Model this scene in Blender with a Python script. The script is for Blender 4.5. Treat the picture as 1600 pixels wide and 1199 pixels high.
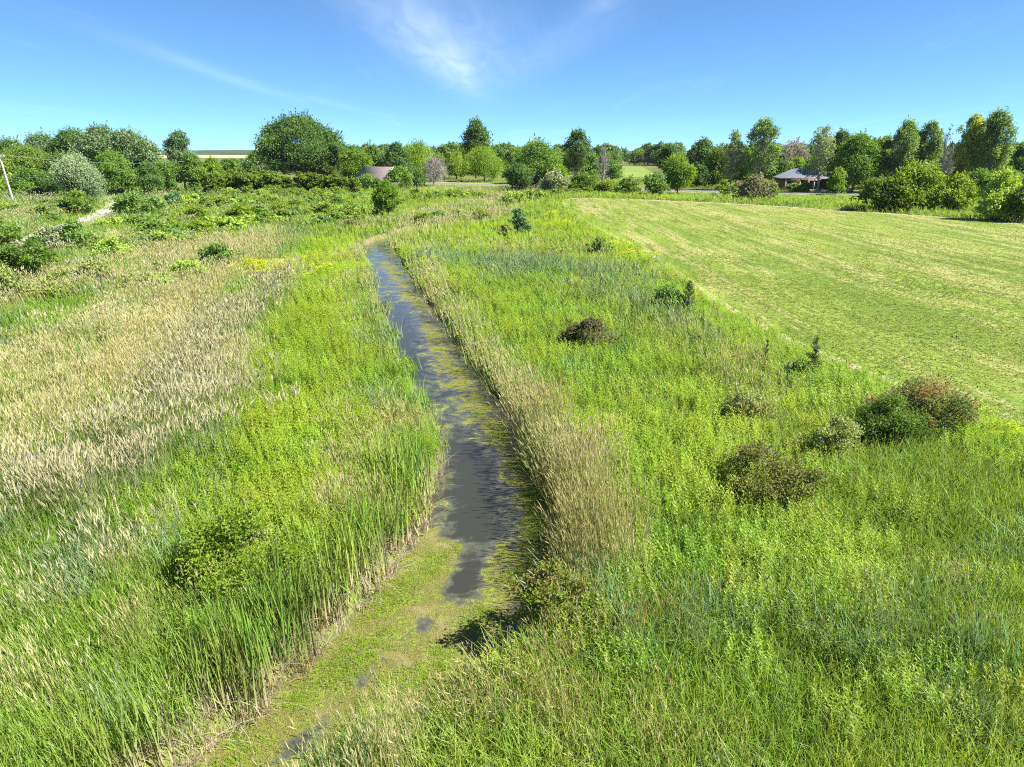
import bpy, math, random
import numpy as np
from mathutils import Vector

for o in list(bpy.data.objects):
    bpy.data.objects.remove(o)
SC = bpy.context.scene
COL = SC.collection

# ------------------------------------------------------------------ camera
cam_data = bpy.data.cameras.new('camera')
cam_data.sensor_width = 36.0
cam_data.lens = 24.0
cam_data.clip_start = 0.1
cam_data.clip_end = 12000.0
camera = bpy.data.objects.new('camera', cam_data)
COL.objects.link(camera)
camera.location = (0.0, 0.0, 8.0)
camera.rotation_euler = (math.radians(90 - 18.716), 0.0, 0.0)
SC.camera = camera

# ------------------------------------------------------------------ sun and sky
SUN_EL = math.radians(47.0)
SUN_AZ = math.radians(99.0)          # clockwise from the viewing direction (+Y): to the right, a little behind
to_sun = Vector((math.cos(SUN_EL) * math.sin(SUN_AZ), math.cos(SUN_EL) * math.cos(SUN_AZ), math.sin(SUN_EL)))
sun_data = bpy.data.lights.new('sun', 'SUN')
sun_data.energy = 4.5
sun_data.angle = math.radians(0.53)
sun_data.color = (1.0, 0.955, 0.88)
sun = bpy.data.objects.new('sun', sun_data)
sun.rotation_euler = (-to_sun).to_track_quat('-Z', 'Y').to_euler()
sun.location = (60, 0, 80)
COL.objects.link(sun)

world = bpy.data.worlds.new('World')
SC.world = world
world.use_nodes = True
world.cycles.sampling_method = 'NONE'
wn, wl = world.node_tree.nodes, world.node_tree.links
wn.clear()
def W(t, **k):
    n = wn.new(t)
    for a, b in k.items(): setattr(n, a, b)
    return n
def wmath(op, a, b=None):
    n = W('ShaderNodeMath', operation=op)
    for i, v in enumerate((a, b)):
        if v is None: continue
        if isinstance(v, (int, float)): n.inputs[i].default_value = v
        else: wl.new(v, n.inputs[i])
    return n.outputs[0]
sky = W('ShaderNodeTexSky', sky_type='NISHITA', sun_disc=False)
sky.sun_elevation = SUN_EL
sky.sun_rotation = SUN_AZ
sky.altitude = 9500.0
sky.air_density = 1.5
sky.dust_density = 0.0
sky.ozone_density = 5.0
# look the sky up a little above the true direction: clean summer air without a white band at the horizon
sg = W('ShaderNodeTexCoord'); ss = W('ShaderNodeSeparateXYZ'); wl.new(sg.outputs['Generated'], ss.inputs[0])
sc_ = W('ShaderNodeCombineXYZ'); wl.new(ss.outputs[0], sc_.inputs[0]); wl.new(ss.outputs[1], sc_.inputs[1])
wl.new(wmath('ADD', wmath('MULTIPLY', wmath('MAXIMUM', ss.outputs[2], 0.0), 0.93), 0.02), sc_.inputs[2])
sn = W('ShaderNodeVectorMath', operation='NORMALIZE'); wl.new(sc_.outputs[0], sn.inputs[0]); wl.new(sn.outputs[0], sky.inputs[0])
# cirrus: the view direction projected on a high flat layer, streaked noise
geo = W('ShaderNodeTexCoord')
sep = W('ShaderNodeSeparateXYZ'); wl.new(geo.outputs['Generated'], sep.inputs[0])
zz = wmath('MAXIMUM', sep.outputs[2], 0.02)
zz = wmath('ADD', zz, 0.06)
cx = wmath('DIVIDE', sep.outputs[0], zz); cy = wmath('DIVIDE', sep.outputs[1], zz)
comb = W('ShaderNodeCombineXYZ'); wl.new(cx, comb.inputs[0]); wl.new(cy, comb.inputs[1])
mp = W('ShaderNodeMapping'); wl.new(comb.outputs[0], mp.inputs[0])
mp.inputs['Rotation'].default_value = (0, 0, math.radians(-14))
mp.inputs['Scale'].default_value = (1.15, 0.28, 1.0)
mp.inputs['Location'].default_value = (0.37, 0.3, 0.0)
n1 = W('ShaderNodeTexNoise'); n1.inputs['Scale'].default_value = 0.9; n1.inputs['Detail'].default_value = 4.0; n1.inputs['Roughness'].default_value = 0.55; n1.inputs['Distortion'].default_value = 0.7
n2 = W('ShaderNodeTexNoise'); n2.inputs['Scale'].default_value = 5.0; n2.inputs['Detail'].default_value = 7.0; n2.inputs['Roughness'].default_value = 0.5; n2.inputs['Distortion'].default_value = 1.2
wl.new(mp.outputs[0], n1.inputs['Vector']); wl.new(mp.outputs[0], n2.inputs['Vector'])
r1 = W('ShaderNodeMapRange', interpolation_type='SMOOTHSTEP'); r1.inputs[1].default_value = 0.52; r1.inputs[2].default_value = 0.78; wl.new(n1.outputs[0], r1.inputs[0])
r2 = W('ShaderNodeMapRange'); r2.inputs[1].default_value = 0.25; r2.inputs[2].default_value = 0.75; wl.new(n2.outputs[0], r2.inputs[0])
cl = wmath('MULTIPLY', r1.outputs[0], r2.outputs[0])
def wisp(ax, ay, bx, by, wid, amp):
    # one drawn-out wisp of the layer, from (ax, ay) to (bx, by) in layer units
    dx, dy = bx - ax, by - ay; L = math.hypot(dx, dy); ux, uy = dx / L, dy / L
    sx = wmath('SUBTRACT', cx, ax); sy = wmath('SUBTRACT', cy, ay)
    al = wmath('ADD', wmath('MULTIPLY', sx, ux), wmath('MULTIPLY', sy, uy))
    ac = wmath('ADD', wmath('MULTIPLY', sx, -uy), wmath('MULTIPLY', sy, ux))
    al = wmath('DIVIDE', wmath('SUBTRACT', al, L * .5), L * .5)
    ac = wmath('ADD', ac, wmath('MULTIPLY', wmath('SUBTRACT', n1.outputs[0], 0.5), wid * 1.6))
    ac = wmath('DIVIDE', ac, wid)
    e = wmath('ADD', wmath('MULTIPLY', al, al), wmath('MULTIPLY', ac, ac))
    g = wmath('POWER', 2.718, wmath('MULTIPLY', e, -1.3))
    return wmath('MULTIPLY', wmath('MULTIPLY', g, amp), wmath('ADD', wmath('MULTIPLY', r2.outputs[0], .55), 0.4))
WISPS = [(-.74, 3.0, -.38, 7.6, .30, .26), (-.50, 4.6, -.37, 7.2, .12, .14), (-.05, 6.6, .55, 3.8, .26, .09), (.42, 4.3, .52, 3.8, .12, .09), (-2.45, 4.6, -2.32, 7.6, .16, .13), (-2.2, 7.2, -1.7, 9.0, .16, .07), (-.30, 3.2, -.1, 7.0, .36, .12)]

cl = wmath('MULTIPLY', cl, 0.10)
for w_ in WISPS: cl = wmath('ADD', cl, wisp(*w_))
cl = wmath('MINIMUM', cl, 0.85)
mixc = W('ShaderNodeMix', data_type='RGBA')
wb = W('ShaderNodeMix', data_type='RGBA', blend_type='MULTIPLY'); wb.inputs[0].default_value = 1.0; wb.inputs[7].default_value = (0.90, 1.07, 1.03, 1.0); wl.new(sky.outputs[0], wb.inputs[6])
wl.new(cl, mixc.inputs[0]); wl.new(wb.outputs[2], mixc.inputs[6]); mixc.inputs[7].default_value = (7.6, 8.3, 9.0, 1.0)
bg = W('ShaderNodeBackground'); bg.inputs['Strength'].default_value = 0.069
wl.new(mixc.outputs[2], bg.inputs[0])
wo = W('ShaderNodeOutputWorld'); wl.new(bg.outputs[0], wo.inputs[0])

SC.view_settings.view_transform = 'Standard'
SC.view_settings.look = 'None'
SC.view_settings.exposure = 1.6
SC.view_settings.gamma = 1.0
SC.view_settings.use_curve_mapping = False
SC.render.engine = 'CYCLES'
SC.cycles.use_denoising = False
SC.cycles.denoiser = 'OPENIMAGEDENOISE'
SC.cycles.denoising_input_passes = 'RGB_ALBEDO_NORMAL'
SC.cycles.denoising_prefilter = 'ACCURATE'
SC.cycles.max_bounces = 4
SC.cycles.diffuse_bounces = 3
SC.cycles.use_light_tree = False
SC.cycles.use_adaptive_sampling = True
SC.cycles.adaptive_threshold = 0.02
SC.cycles.adaptive_min_samples = 64
SC.cycles.glossy_bounces = 2
SC.cycles.transmission_bounces = 4
SC.cycles.caustics_reflective = False
SC.cycles.caustics_refractive = False
SC.cycles.sample_clamp_indirect = 4.0
SC.cycles.filter_width = 1.1

# ------------------------------------------------------------------ layout in metres (x right, y away, camera above the origin)
CAM_PITCH = 18.716
STREAM = [((-5.31, 6.34), (-3.27, 6.34)), ((-4.59, 7.69), (-2.44, 7.32)), ((-3.91, 8.73), (-1.71, 8.16)), ((-3.33, 10.07), (-0.79, 9.07)), ((-2.88, 11.25), (0.06, 9.99)),
 ((-2.43, 12.79), (0.78, 11.25)), ((-2.01, 14.86), (1.2, 13.17)), ((-1.95, 17.16), (1.08, 15.85)), ((-2.33, 19.37), (0.47, 18.43)), ((-3.11, 22.14), (-0.11, 21.53)),
 ((-4.11, 25.69), (-1.22, 25.69)), ((-5.38, 30.42), (-2.54, 30.42)), ((-7.01, 37.02), (-4.25, 37.02)), ((-8.88, 44.55), (-6.27, 44.55)),
 ((-11.24, 53.92), (-8.62, 53.92)), ((-14.35, 65.05), (-11.33, 65.05)), ((-12.42, 74.76), (-11.819999999999999, 72.96)),
 ((-9.770000000000001, 86.98), (-9.17, 85.17999999999999)), ((-4.76, 98.55000000000001), (-4.16, 96.75)), ((1.82, 117.69000000000001), (2.42, 115.89)),
 ((6.07, 141.62), (6.67, 139.82)), ((-0.3, 160.15), (0.3, 158.35))]
FIELD = [(7.8, 119.29), (7.71, 100.72), (8.52, 80.76), (9.79, 66.24), (10.83, 58.29), (10.84, 48.18), (10.94, 40.54), (11.05, 34.46), (11.53, 31.03), (12.03, 28.09),
 (12.58, 26.21), (13.0, 24.17), (13.55, 22.73), (14.15, 21.44), (14.97, 20.39), (15.43, 19.02), (16.31, 16.63), (71.38, 64.3), (60.33, 82.25), (57.4, 89.68),
 (52.79, 96.41), (46.93, 103.02), (40.71, 111.94), (32.49, 119.29), (22.83, 125.88), (16.42, 129.45), (10.56, 129.45)]
FIELD_EDGE = [(7.8, 119.29), (7.71, 100.72), (8.52, 80.76), (9.79, 66.24), (10.83, 58.29), (10.84, 48.18), (10.94, 40.54), (11.05, 34.46), (11.53, 31.03), (12.03, 28.09),
 (12.58, 26.21), (13.0, 24.17), (13.55, 22.73), (14.15, 21.44), (14.97, 20.39), (15.43, 19.02), (16.31, 16.63)]
FIELD_TOP = [(71.38, 64.3), (60.33, 82.25), (57.4, 89.68), (52.79, 96.41), (46.93, 103.02), (40.71, 111.94), (32.49, 119.29), (22.83, 125.88), (16.42, 129.45), (10.56, 129.45)]
STROKES = [('straw', 2.0, 1.2, [(-27.31, 35.91), (-24.81, 38.57), (-24.75, 43.92)]), ('straw', 2.5, 1.6, [(-31.35, 43.92), (-24.75, 43.92), (-24.44, 52.53), (-24.23, 64.03)]),
 ('straw', 1.5, 3, [(-14.13, 15.97), (-13.89, 18.6), (-14.59, 23.54), (-16.32, 31.51), (-18.97, 43.92), (-23.93, 64.03)]),
 ('bank', 0.68, 9,
  [(-11.58, 64.03), (-9.0, 55.39), (-6.53, 46.48), (-3.46, 32.86), (-1.35, 25.16), (0.2, 20.22), (1.05, 17.2), (1.55, 14.88), (1.62, 13.33), (1.44, 12.16)]),
 ('straw', 0.9, 2.2, [(-13.58, 58.15), (-10.23, 43.92), (-8.7, 35.91), (-7.62, 31.51)]), ('bank', 1.3, 6, [(-11.7, 65.04), (-9.72, 75.71), (-6.03, 82.42), (0.0, 98.83)]),
 ('bank', 1.2, 5, [(-16.97, 77.11), (-13.2, 80.06), (-10.33, 94.43), (-4.11, 113.32), (1.13, 124.9)]),
 ('bank', 1.2, 4, [(-3.96, 108.97), (-2.44, 134.71), (-7.92, 146.14), (-22.63, 156.76)]), ('straw', 3, 2, [(-15.53, 172.38), (2.93, 162.66), (7.66, 141.35)]),
 ('straw', 1.2, 2.2, [(-40.36, 83.24), (-37.22, 86.67)]), ('straw', 1.3, 3.0, [(-26.05, 56.15), (-26.01, 62.58), (-23.93, 64.03)]),
 ('straw', 1.2, 1.5, [(-20.57, 55.39), (-18.57, 52.53)]), ('straw', 1.2, 0.5, [(-2.0, 6.83), (-1.47, 7.81), (-0.39, 8.31), (0.62, 9.01), (1.58, 8.58), (1.74, 7.24)]),
 ('straw', 0.8, 1.2, [(-2.31, 6.74), (-1.86, 7.93), (-1.17, 8.45), (0.0, 9.01)]), ('straw', 1.2, 0.3, [(-9.87, 11.35), (-8.39, 11.35), (-6.18, 10.35), (-4.63, 9.32)]),
 ('straw', 1.2, 0.3, [(-7.8, 8.45), (-6.63, 8.45), (-5.18, 7.69)]), ('straw', 1.0, 1.4, [(-3.84, 19.11), (-3.94, 15.97), (-3.66, 13.33)]),
 ('seed', 1.0, 2.2, [(-14.44, 43.92), (-13.74, 34.32), (-11.8, 25.16), (-10.48, 19.11), (-9.94, 15.23), (-10.43, 13.33), (-11.2, 11.8)]),
 ('seed', 1.6, 1.6, [(-10.94, 22.1), (-10.19, 23.54), (-8.82, 18.6), (-9.36, 15.97)]), ('seed', 1.2, 1.4, [(-12.14, 14.55), (-11.17, 15.97), (-10.51, 17.2)]),
 ('seed', 2.0, 0.8, [(-4.31, 58.15), (1.04, 56.15), (4.89, 52.53)]), ('seed', 1.5, 0.8, [(8.46, 31.51), (8.12, 25.16), (8.53, 22.1)]),
 ('blue', 3.0, 2.4, [(-6.84, 52.53), (-2.85, 50.88), (1.37, 48.73)]), ('blue', 3.0, 1.2, [(1.31, 46.48), (5.51, 45.17), (8.04, 42.74)]),
 ('blue', 1.5, 0.6, [(-7.88, 17.2), (-7.89, 13.92), (-9.44, 13.33), (-9.13, 11.35)]), ('blue', 1.5, 0.5, [(-7.31, 13.92), (-7.89, 12.53)]),
 ('blue', 1.5, 0.9, [(6.27, 41.62), (7.85, 34.32), (7.86, 29.09)]), ('blue', 1.0, 1.5, [(-9.02, 41.62), (-7.26, 34.32), (-5.9, 29.09)]),
 ('blue', 1.2, 0.5, [(7.08, 9.01), (6.24, 9.17), (5.34, 9.48)]), ('blue', 1.2, 0.4, [(1.56, 10.93), (2.22, 9.99)]),
 ('lime', 2.2, 2.6, [(-15.61, 60.28), (-10.83, 39.54), (-8.71, 29.09), (-7.66, 22.1), (-6.94, 18.6), (-5.21, 15.23), (-5.74, 13.62)]),
 ('lime', 1.4, 1.5, [(-8.06, 16.77), (-7.43, 14.55)]),
 ('lime', 1.3, 4.0,
  [(7.13, 108.97), (7.07, 77.11), (8.48, 61.18), (9.78, 52.53), (9.56, 35.91), (10.38, 28.22), (11.11, 24.66), (11.81, 22.1), (13.14, 18.6), (13.71, 16.77)]),
 ('lime', 7, 1.6, [(-8.62, 58.15), (-4.06, 73.71), (3.7, 80.83), (6.77, 73.71)]), ('lime', 4, 1.0, [(4.92, 25.16), (8.61, 25.16), (4.92, 19.65), (2.81, 18.6)]),
 ('lime', 2.5, 1.2, [(3.94, 16.77), (4.08, 12.79), (5.73, 11.8)]), ('lime', 3, 0.8, [(7.7, 121.36), (17.73, 130.61), (32.1, 118.01), (47.14, 103.66), (54.34, 84.92)]),
 ('gold', 1.7, 1.6, [(-16.97, 46.48), (-14.48, 45.42), (-12.5, 44.41)]), ('gold', 0.8, 1.0, [(-14.96, 38.57)]), ('gold', 0.8, 0.35, [(-2.78, 39.15), (-1.48, 39.15)]),
 ('gold', 0.6, 1.0, [(11.68, 21.83), (12.18, 20.33), (13.39, 19.01), (13.8, 17.64)]), ('gold', 0.5, 0.6, [(11.35, 23.54), (10.86, 24.66)]),
 ('gold', 0.5, 0.2, [(-7.49, 15.23), (-7.33, 15.41)]), ('gold', 1.2, 0.05, [(6.06, 13.33), (5.95, 12.04)]),
 ('gold', 3, 0.25, [(6.89, 94.43), (8.36, 60.28), (9.78, 52.53)]), ('gold', 4, 0.25, [(10.7, 118.01), (30.46, 111.83), (47.34, 94.43)]),
 ('gold', 0.8, 0.6, [(-33.09, 130.61), (-27.29, 118.01)]),
 ('cattail', 0.42, 7, [(-5.46, 6.34), (-4.68, 7.23), (-4.04, 8.39), (-3.52, 9.7), (-3.11, 10.75), (-2.7, 12.11), (-2.36, 13.93), (-2.35, 15.52)]),
 ('cattail', 0.7, 0.6, [(-4.83, 8.87), (-4.33, 10.47), (-3.57, 11.66), (-3.1, 13.93), (-2.86, 16.25)]),
 ('cattail', 0.5, 2.2, [(-6.58, 33.61), (-8.57, 42.18), (-11.05, 52.61), (-13.33, 62.02), (-13.24, 68.3), (-11.7, 70.49)]),
 ('green', 9, 2.2, [(-45.51, 100.0), (-36.62, 108.97), (-22.76, 100.0)]), ('green', 6, 1.6, [(-35.54, 67.7), (-28.28, 77.11), (-19.24, 80.83)]),
 ('lime', 5, 1.0, [(-49.49, 121.36), (-27.82, 118.01)]), ('bare', 0.35, 3, [(-4.39, 7.18), (-3.73, 8.2), (-3.19, 9.46), (-2.77, 10.56), (-2.35, 12.0), (-1.95, 13.93)])]
ALGAE = [(1.3, 0.55, [(-4.18, 7.6), (-3.46, 8.93), (-2.81, 10.33), (-2.09, 11.87), (-1.58, 13.3)]), (1.0, 0.5, [(-2.43, 8.53), (-1.37, 9.99), (-0.72, 10.68)]),
 (1.2, 0.5, [(0.27, 12.32), (0.73, 13.56), (0.65, 15.35), (0.22, 17.99)]), (0.8, 0.6, [(-0.39, 19.37), (-1.37, 22.78), (-2.69, 27.41), (-4.26, 34.09)]),
 (0.7, 0.5, [(-5.35, 38.67), (-7.73, 46.89), (-10.37, 55.57)]), (0.5, 0.35, [(-2.29, 13.3), (-1.84, 14.41)]), (0.6, 0.8, [(-5.72, 6.34), (-4.41, 7.07)]),
 (0.5, 0.25, [(-1.25, 16.69)]), (0.4, 0.4, [(-2.12, 18.89), (-2.82, 21.53)]), (-1.2, 0.5, [(-0.98, 14.12), (-0.92, 16.03), (-1.54, 18.89)]),
 (-0.9, 0.26, [(-0.92, 13.04), (-1.01, 11.77)]), (-0.7, 0.16, [(-1.69, 10.77), (-2.11, 10.33)]), (-0.55, 0.1, [(-2.25, 9.83), (-2.56, 9.15)]),
 (-0.6, 0.14, [(-2.93, 8.53), (-3.33, 7.86)]), (-0.9, 0.6, [(-4.06, 25.69), (-5.35, 31.56), (-6.82, 38.67)])]
THICKETS = [(3.0, 1.5, [(-37.04, 70.49), (-32.02, 74.03), (-28.16, 80.76), (-19.61, 82.25)]), (3, 1.6, [(-37.1, 86.22), (-31.25, 92.45), (-24.38, 95.39), (-19.87, 90.58)]),
 (4, 1.6, [(-48.54, 106.67), (-38.21, 110.57), (-28.52, 120.87)]), (5, 1.6, [(-54.3, 133.23), (-40.99, 137.23), (-31.68, 129.45)]),
 (3, 1.3, [(-33.89, 56.03), (-32.75, 62.02), (-35.19, 69.38)]), (2.5, 1.2, [(-26.94, 38.31), (-24.56, 39.21)]), (1.4, 0.9, [(-21.49, 39.77), (-23.49, 48.18)]),
 (3, 1.5, [(-69.66, 95.39), (-67.02, 100.72), (-53.68, 86.22)]), (3, 1.6, [(-18.26, 125.88), (-11.73, 129.45), (-3.42, 125.88)]),
 (2.2, 1.3, [(-11.31, 82.25), (-8.45, 83.8), (-5.53, 86.22)]), (3, 1.4, [(4.69, 129.45), (10.4, 143.69), (16.35, 150.77)]), (2, 1.2, [(-35.27, 49.57), (-33.45, 44.4)]),
 (3, 1.4, [(-44.76, 78.62), (-42.23, 82.25)]), (6, 1.8, [(-86.81, 129.45), (-88.25, 139.32)])]
TREES = [('dome', -119.8, 172.0, 11.4, 11.4, 0.15, 'dark', 'dark green broadleaf tree at the left edge of the photo behind the utility pole'),
 ('dome', -109.1, 168.0, 12.5, 11.8, 0.15, 'silver', 'grey-green broadleaf tree, second from the left in the big wood'),
 ('dome', -100.2, 165.0, 13.5, 11.6, 0.15, 'dark', 'dark green broadleaf tree, third from the left along the top of the wood'),
 ('dome', -89.8, 158.0, 13.8, 11.6, 0.12, 'silver', 'tallest pale grey-green poplar in the middle of the left wood'),
 ('dome', -80.1, 150.0, 12.7, 11.1, 0.1, 'silver', 'grey-green wind-blown poplar with silvery leaves near the right end of the wood'),
 ('dome', -73.4, 144.0, 10.6, 8.1, 0.08, 'silver', 'smaller silvery poplar forming the right end of the left wood'),
 ('dome', -102.2, 150.0, 9.5, 14.6, 0.15, 'olive', 'olive-green spreading tree with a sloping crown just right of the utility pole'),
 ('dome', -88.8, 142.0, 8.2, 8.8, 0.05, 'dark', 'deep green tree in front of the left wood, behind the silvery wind-swept tree'),
 ('dome', -77.1, 138.0, 8.2, 8.6, 0.05, 'mid', 'mid-green leafy tree right of the silvery wind-swept tree'),
 ('dome', -68.8, 135.0, 6.4, 6.0, 0.05, 'dark', 'dark lower tree filling the foot of the left wood above the round shrub'),
 ('wind', -67.2, 112.0, 7.1, 7.8, 0.05, 'silverbright', 'silvery wind-swept small tree with leaves streaming left, beside the gravel track'),
 ('dome', -69.1, 150.0, 12.4, 7.1, 0.12, 'silverdark', 'slim upright grey-green tree standing alone right of the left wood'),
 ('dome', -63.6, 142.0, 7.8, 5.5, 0.05, 'mid', 'rounded green tree at the foot of the slim upright grey-green tree'),
 ('dome', -62.7, 150.0, 7.0, 5.3, 0.05, 'bright', 'bright green rounded tree in the gap with the distant field'),
 ('dome', -61.6, 158.0, 6.5, 5.1, 0.05, 'mid', 'small mid-green tree in the gap, left of the great domed tree'),
 ('dome', -60.6, 165.0, 6.1, 5.0, 0.05, 'dark', 'small dark green tree tucked against the left of the great domed tree'),
 ('great', -55.9, 190.0, 17.3, 26.5, 0.08, 'dark', 'great broad domed dark green tree, the largest in the photo'),
 ('dome', -44.4, 182.0, 10.4, 5.5, 0.1, 'dark', 'narrow dark tree against the right flank of the great domed tree'),
 ('dome', -37.6, 172.0, 9.0, 9.4, 0.02, 'bright', 'bright green rounded tree left of the brown roofed house'),
 ('dome', -35.7, 186.0, 9.9, 6.6, 0.1, 'mid', 'mid-green tree rising behind the brown roof'),
 ('bare', -39.2, 200.0, 11.7, 5.3, 0.2, 'grey', 'leafless grey tree top poking above the crowns left of the willows'),
 ('dome', -29.6, 184.0, 10.5, 8.5, 0.05, 'dark', 'dark green tree behind and right of the brown roofed house'),
 ('willow', -26.7, 202.0, 12.0, 13.9, 0.0, 'willow', 'broad yellow-green weeping willow, left of the three willows'),
 ('dome', -19.7, 206.0, 10.1, 7.3, 0.05, 'olive', 'olive tree between the broad willow and the pale one'),
 ('willow', -17.3, 222.0, 9.1, 7.9, 0.0, 'willowpale', 'pale yellow-green willow, smallest of the three willows'),
 ('deadspread', -18.5, 168.0, 8.0, 6.6, 0.1, 'grey', 'grey dead spreading tree with drooping twigs beside the road'),
 ('dome', -25.2, 160.0, 5.0, 6.9, 0.0, 'mid', 'dense green bushy tree covering the right side of the brown roof'),
 ('dome', -21.8, 162.0, 3.9, 5.2, 0.0, 'dark', 'low dark green tree between the brown roof and the grey dead tree'),
 ('pop', -11.6, 232.0, 18.0, 9.3, 0.18, 'dark', 'tall dark poplar standing above the round willow'),
 ('willow', -8.0, 205.0, 10.7, 13.8, 0.0, 'willow', 'round yellow-green weeping willow below the tall dark poplar, by the road'),
 ('dome', 0.8, 190.0, 5.8, 7.5, 0.0, 'dark', 'low dark tree right of the round willow'),
 ('dome', 5.5, 165.0, 10.9, 11.9, 0.04, 'mid', 'full green tree with a pale sunlit top right of the road bend'),
 ('dome', 1.6, 150.0, 6.0, 7.0, 0.0, 'dark', 'dark leafy tree at the left end of the clump right of the road bend'),
 ('dome', 9.7, 160.0, 6.9, 6.5, 0.02, 'bright', 'bright green tree in the middle of the clump right of the road bend'),
 ('sparse', 15.2, 168.0, 12.6, 7.4, 0.28, 'dark', 'tall open-crowned dark tree above the clump left of the dead grey tree'),
 ('dome', 19.1, 172.0, 7.7, 6.1, 0.05, 'mid', 'mid-green tree between the open-crowned tree and the dead grey tree'),
 ('bare', 20.1, 158.0, 10.1, 5.0, 0.12, 'grey', 'bare grey dead tree standing right of the leafy clump'),
 ('dome', 25.5, 185.0, 6.1, 7.3, 0.05, 'mid', 'green tree just behind the bare grey dead tree'),
 ('dome', 33.6, 144.0, 7.8, 7.2, 0.0, 'bright', 'bright lime-green twin-topped tree at the field edge left of the road'),
 ('dome', 44.6, 205.0, 10.4, 7.2, 0.1, 'dark', 'dark tree rising behind the lime-green twin-topped tree'),
 ('dome', 50.3, 190.0, 11.5, 9.1, 0.08, 'dark', 'dark green full tree between the lime-green tree and the half-dead tree'),
 ('dome', 49.9, 172.0, 9.7, 8.5, 0.04, 'olive', 'olive-green leafy tree left of the half-dead grey tree'),
 ('bareleaf', 48.5, 158.0, 12.2, 5.8, 0.15, 'greyleaf', 'half-dead grey tree with few leaves, left of the tall thin-leaved tree'),
 ('sparse', 54.2, 156.0, 14.2, 8.5, 0.18, 'thin', 'tall thin-leaved tree with pale limbs standing left of the slate roofed house'),
 ('dome', 59.4, 180.0, 8.3, 8.0, 0.05, 'mid', 'green tree behind the half-dead grey tree and the thin-leaved tree'),
 ('bareleaf', 79.7, 205.0, 10.7, 12.7, 0.1, 'grey', 'brownish grey leafless tree rising far behind the slate roofed house'),
 ('dome', 74.6, 188.0, 6.7, 8.7, 0.05, 'bright', 'green tree directly behind the slate roof'),
 ('bareleaf', 63.7, 148.0, 12.7, 6.8, 0.22, 'greyleaf', 'dark-trunked half-bare tree in front of the right end of the slate roofed house'),
 ('dome', 71.9, 158.0, 12.6, 6.1, 0.1, 'dark', 'dark green tree just right of the slate roofed house'),
 ('dome', 71.1, 148.0, 11.9, 10.9, 0.04, 'olivegreen', 'broad olive-green tree behind the left of the big hedge bush'),
 ('dome', 64.1, 140.0, 5.2, 4.3, 0.0, 'bright', 'small bright green tree beside the driveway of the slate roofed house'),
 ('dome', 77.2, 150.0, 11.3, 6.6, 0.1, 'olive', 'yellowish olive tree behind the middle of the big hedge bush'),
 ('sparsefull', 79.5, 146.0, 13.5, 6.7, 0.14, 'thin', 'grey-green pointed tree, left of a matching pair behind the big hedge bush'),
 ('sparsefull', 84.1, 146.0, 13.3, 6.1, 0.14, 'thin', 'grey-green pointed tree, right of a matching pair behind the big hedge bush'),
 ('bare', 83.1, 138.0, 13.2, 5.6, 0.1, 'grey', 'leafless pale grey tree between the pointed pair and the tall right-hand trees'),
 ('sparsefull', 88.9, 140.0, 14.1, 6.9, 0.12, 'yellowing', 'tall tree with yellowing leaves, left of the two tallest on the right'),
 ('sparsefull', 92.0, 138.0, 14.8, 7.2, 0.12, 'thin', 'tallest tree on the right side of the photo'),
 ('dome', 106.0, 150.0, 10.0, 8.0, 0.05, 'dark', 'dark tree cut by the right edge of the photo'),
 ('dome', 84.1, 128.0, 5.4, 6.9, 0.0, 'mid', 'low green tree under the two tallest trees on the right'),
 ('dome', -91.0, 134.0, 5.3, 8.4, 0.0, 'mid', 'bushy green tree at the foot of the wood right of the utility pole'),
 ('dome', -84.7, 130.0, 4.7, 7.0, 0.0, 'dark', 'dark bushy tree between the utility pole and the silvery wind-swept tree'),
 ('dome', -75.6, 140.0, 5.2, 7.0, 0.0, 'dark', 'shaded low tree at the foot of the tall poplars in the left wood'),
 ('dome', -68.0, 140.0, 6.6, 5.7, 0.0, 'mid', 'green low tree between the left wood and the slim upright tree'),
 ('dome', -117.3, 160.0, 10.4, 11.3, 0.05, 'dark', 'dark tree just outside the left edge of the wood'),
 ('dome', 63.7, 172.0, 6.8, 6.7, 0.0, 'dark', 'dark green tree behind the left end of the slate roof'),
 ('dome', 74.3, 176.0, 7.1, 6.9, 0.0, 'mid', 'mid-green tree behind the right end of the slate roof'),
 ('dome', 85.8, 160.0, 8.8, 8.5, 0.0, 'mid', 'mid-green understorey tree behind the middle of the big hedge bush'),
 ('dome', 88.6, 156.0, 8.0, 7.8, 0.0, 'olivegreen', 'olive-green understorey tree below the matching pointed pair'),
 ('dome', 91.7, 152.0, 8.3, 8.1, 0.0, 'mid', 'green understorey tree behind the leafless pale tree'),
 ('dome', 96.5, 146.0, 8.2, 8.3, 0.0, 'olive', 'olive understorey tree between the two tallest trees on the right'),
 ('dome', 92.7, 134.0, 5.7, 7.2, 0.0, 'mid', 'leafy green tree below the tallest tree on the right'),
 ('dome', -16.0, 91.0, 4.7, 4.6, 0.0, 'bright', 'lone bright green small tree standing in the meadow by the stream bend'),
 ('dome', -31.9, 157.0, 3.6, 5.6, 0.0, 'mid', 'low green leafy tree before the left half of the brown roof')]
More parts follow.
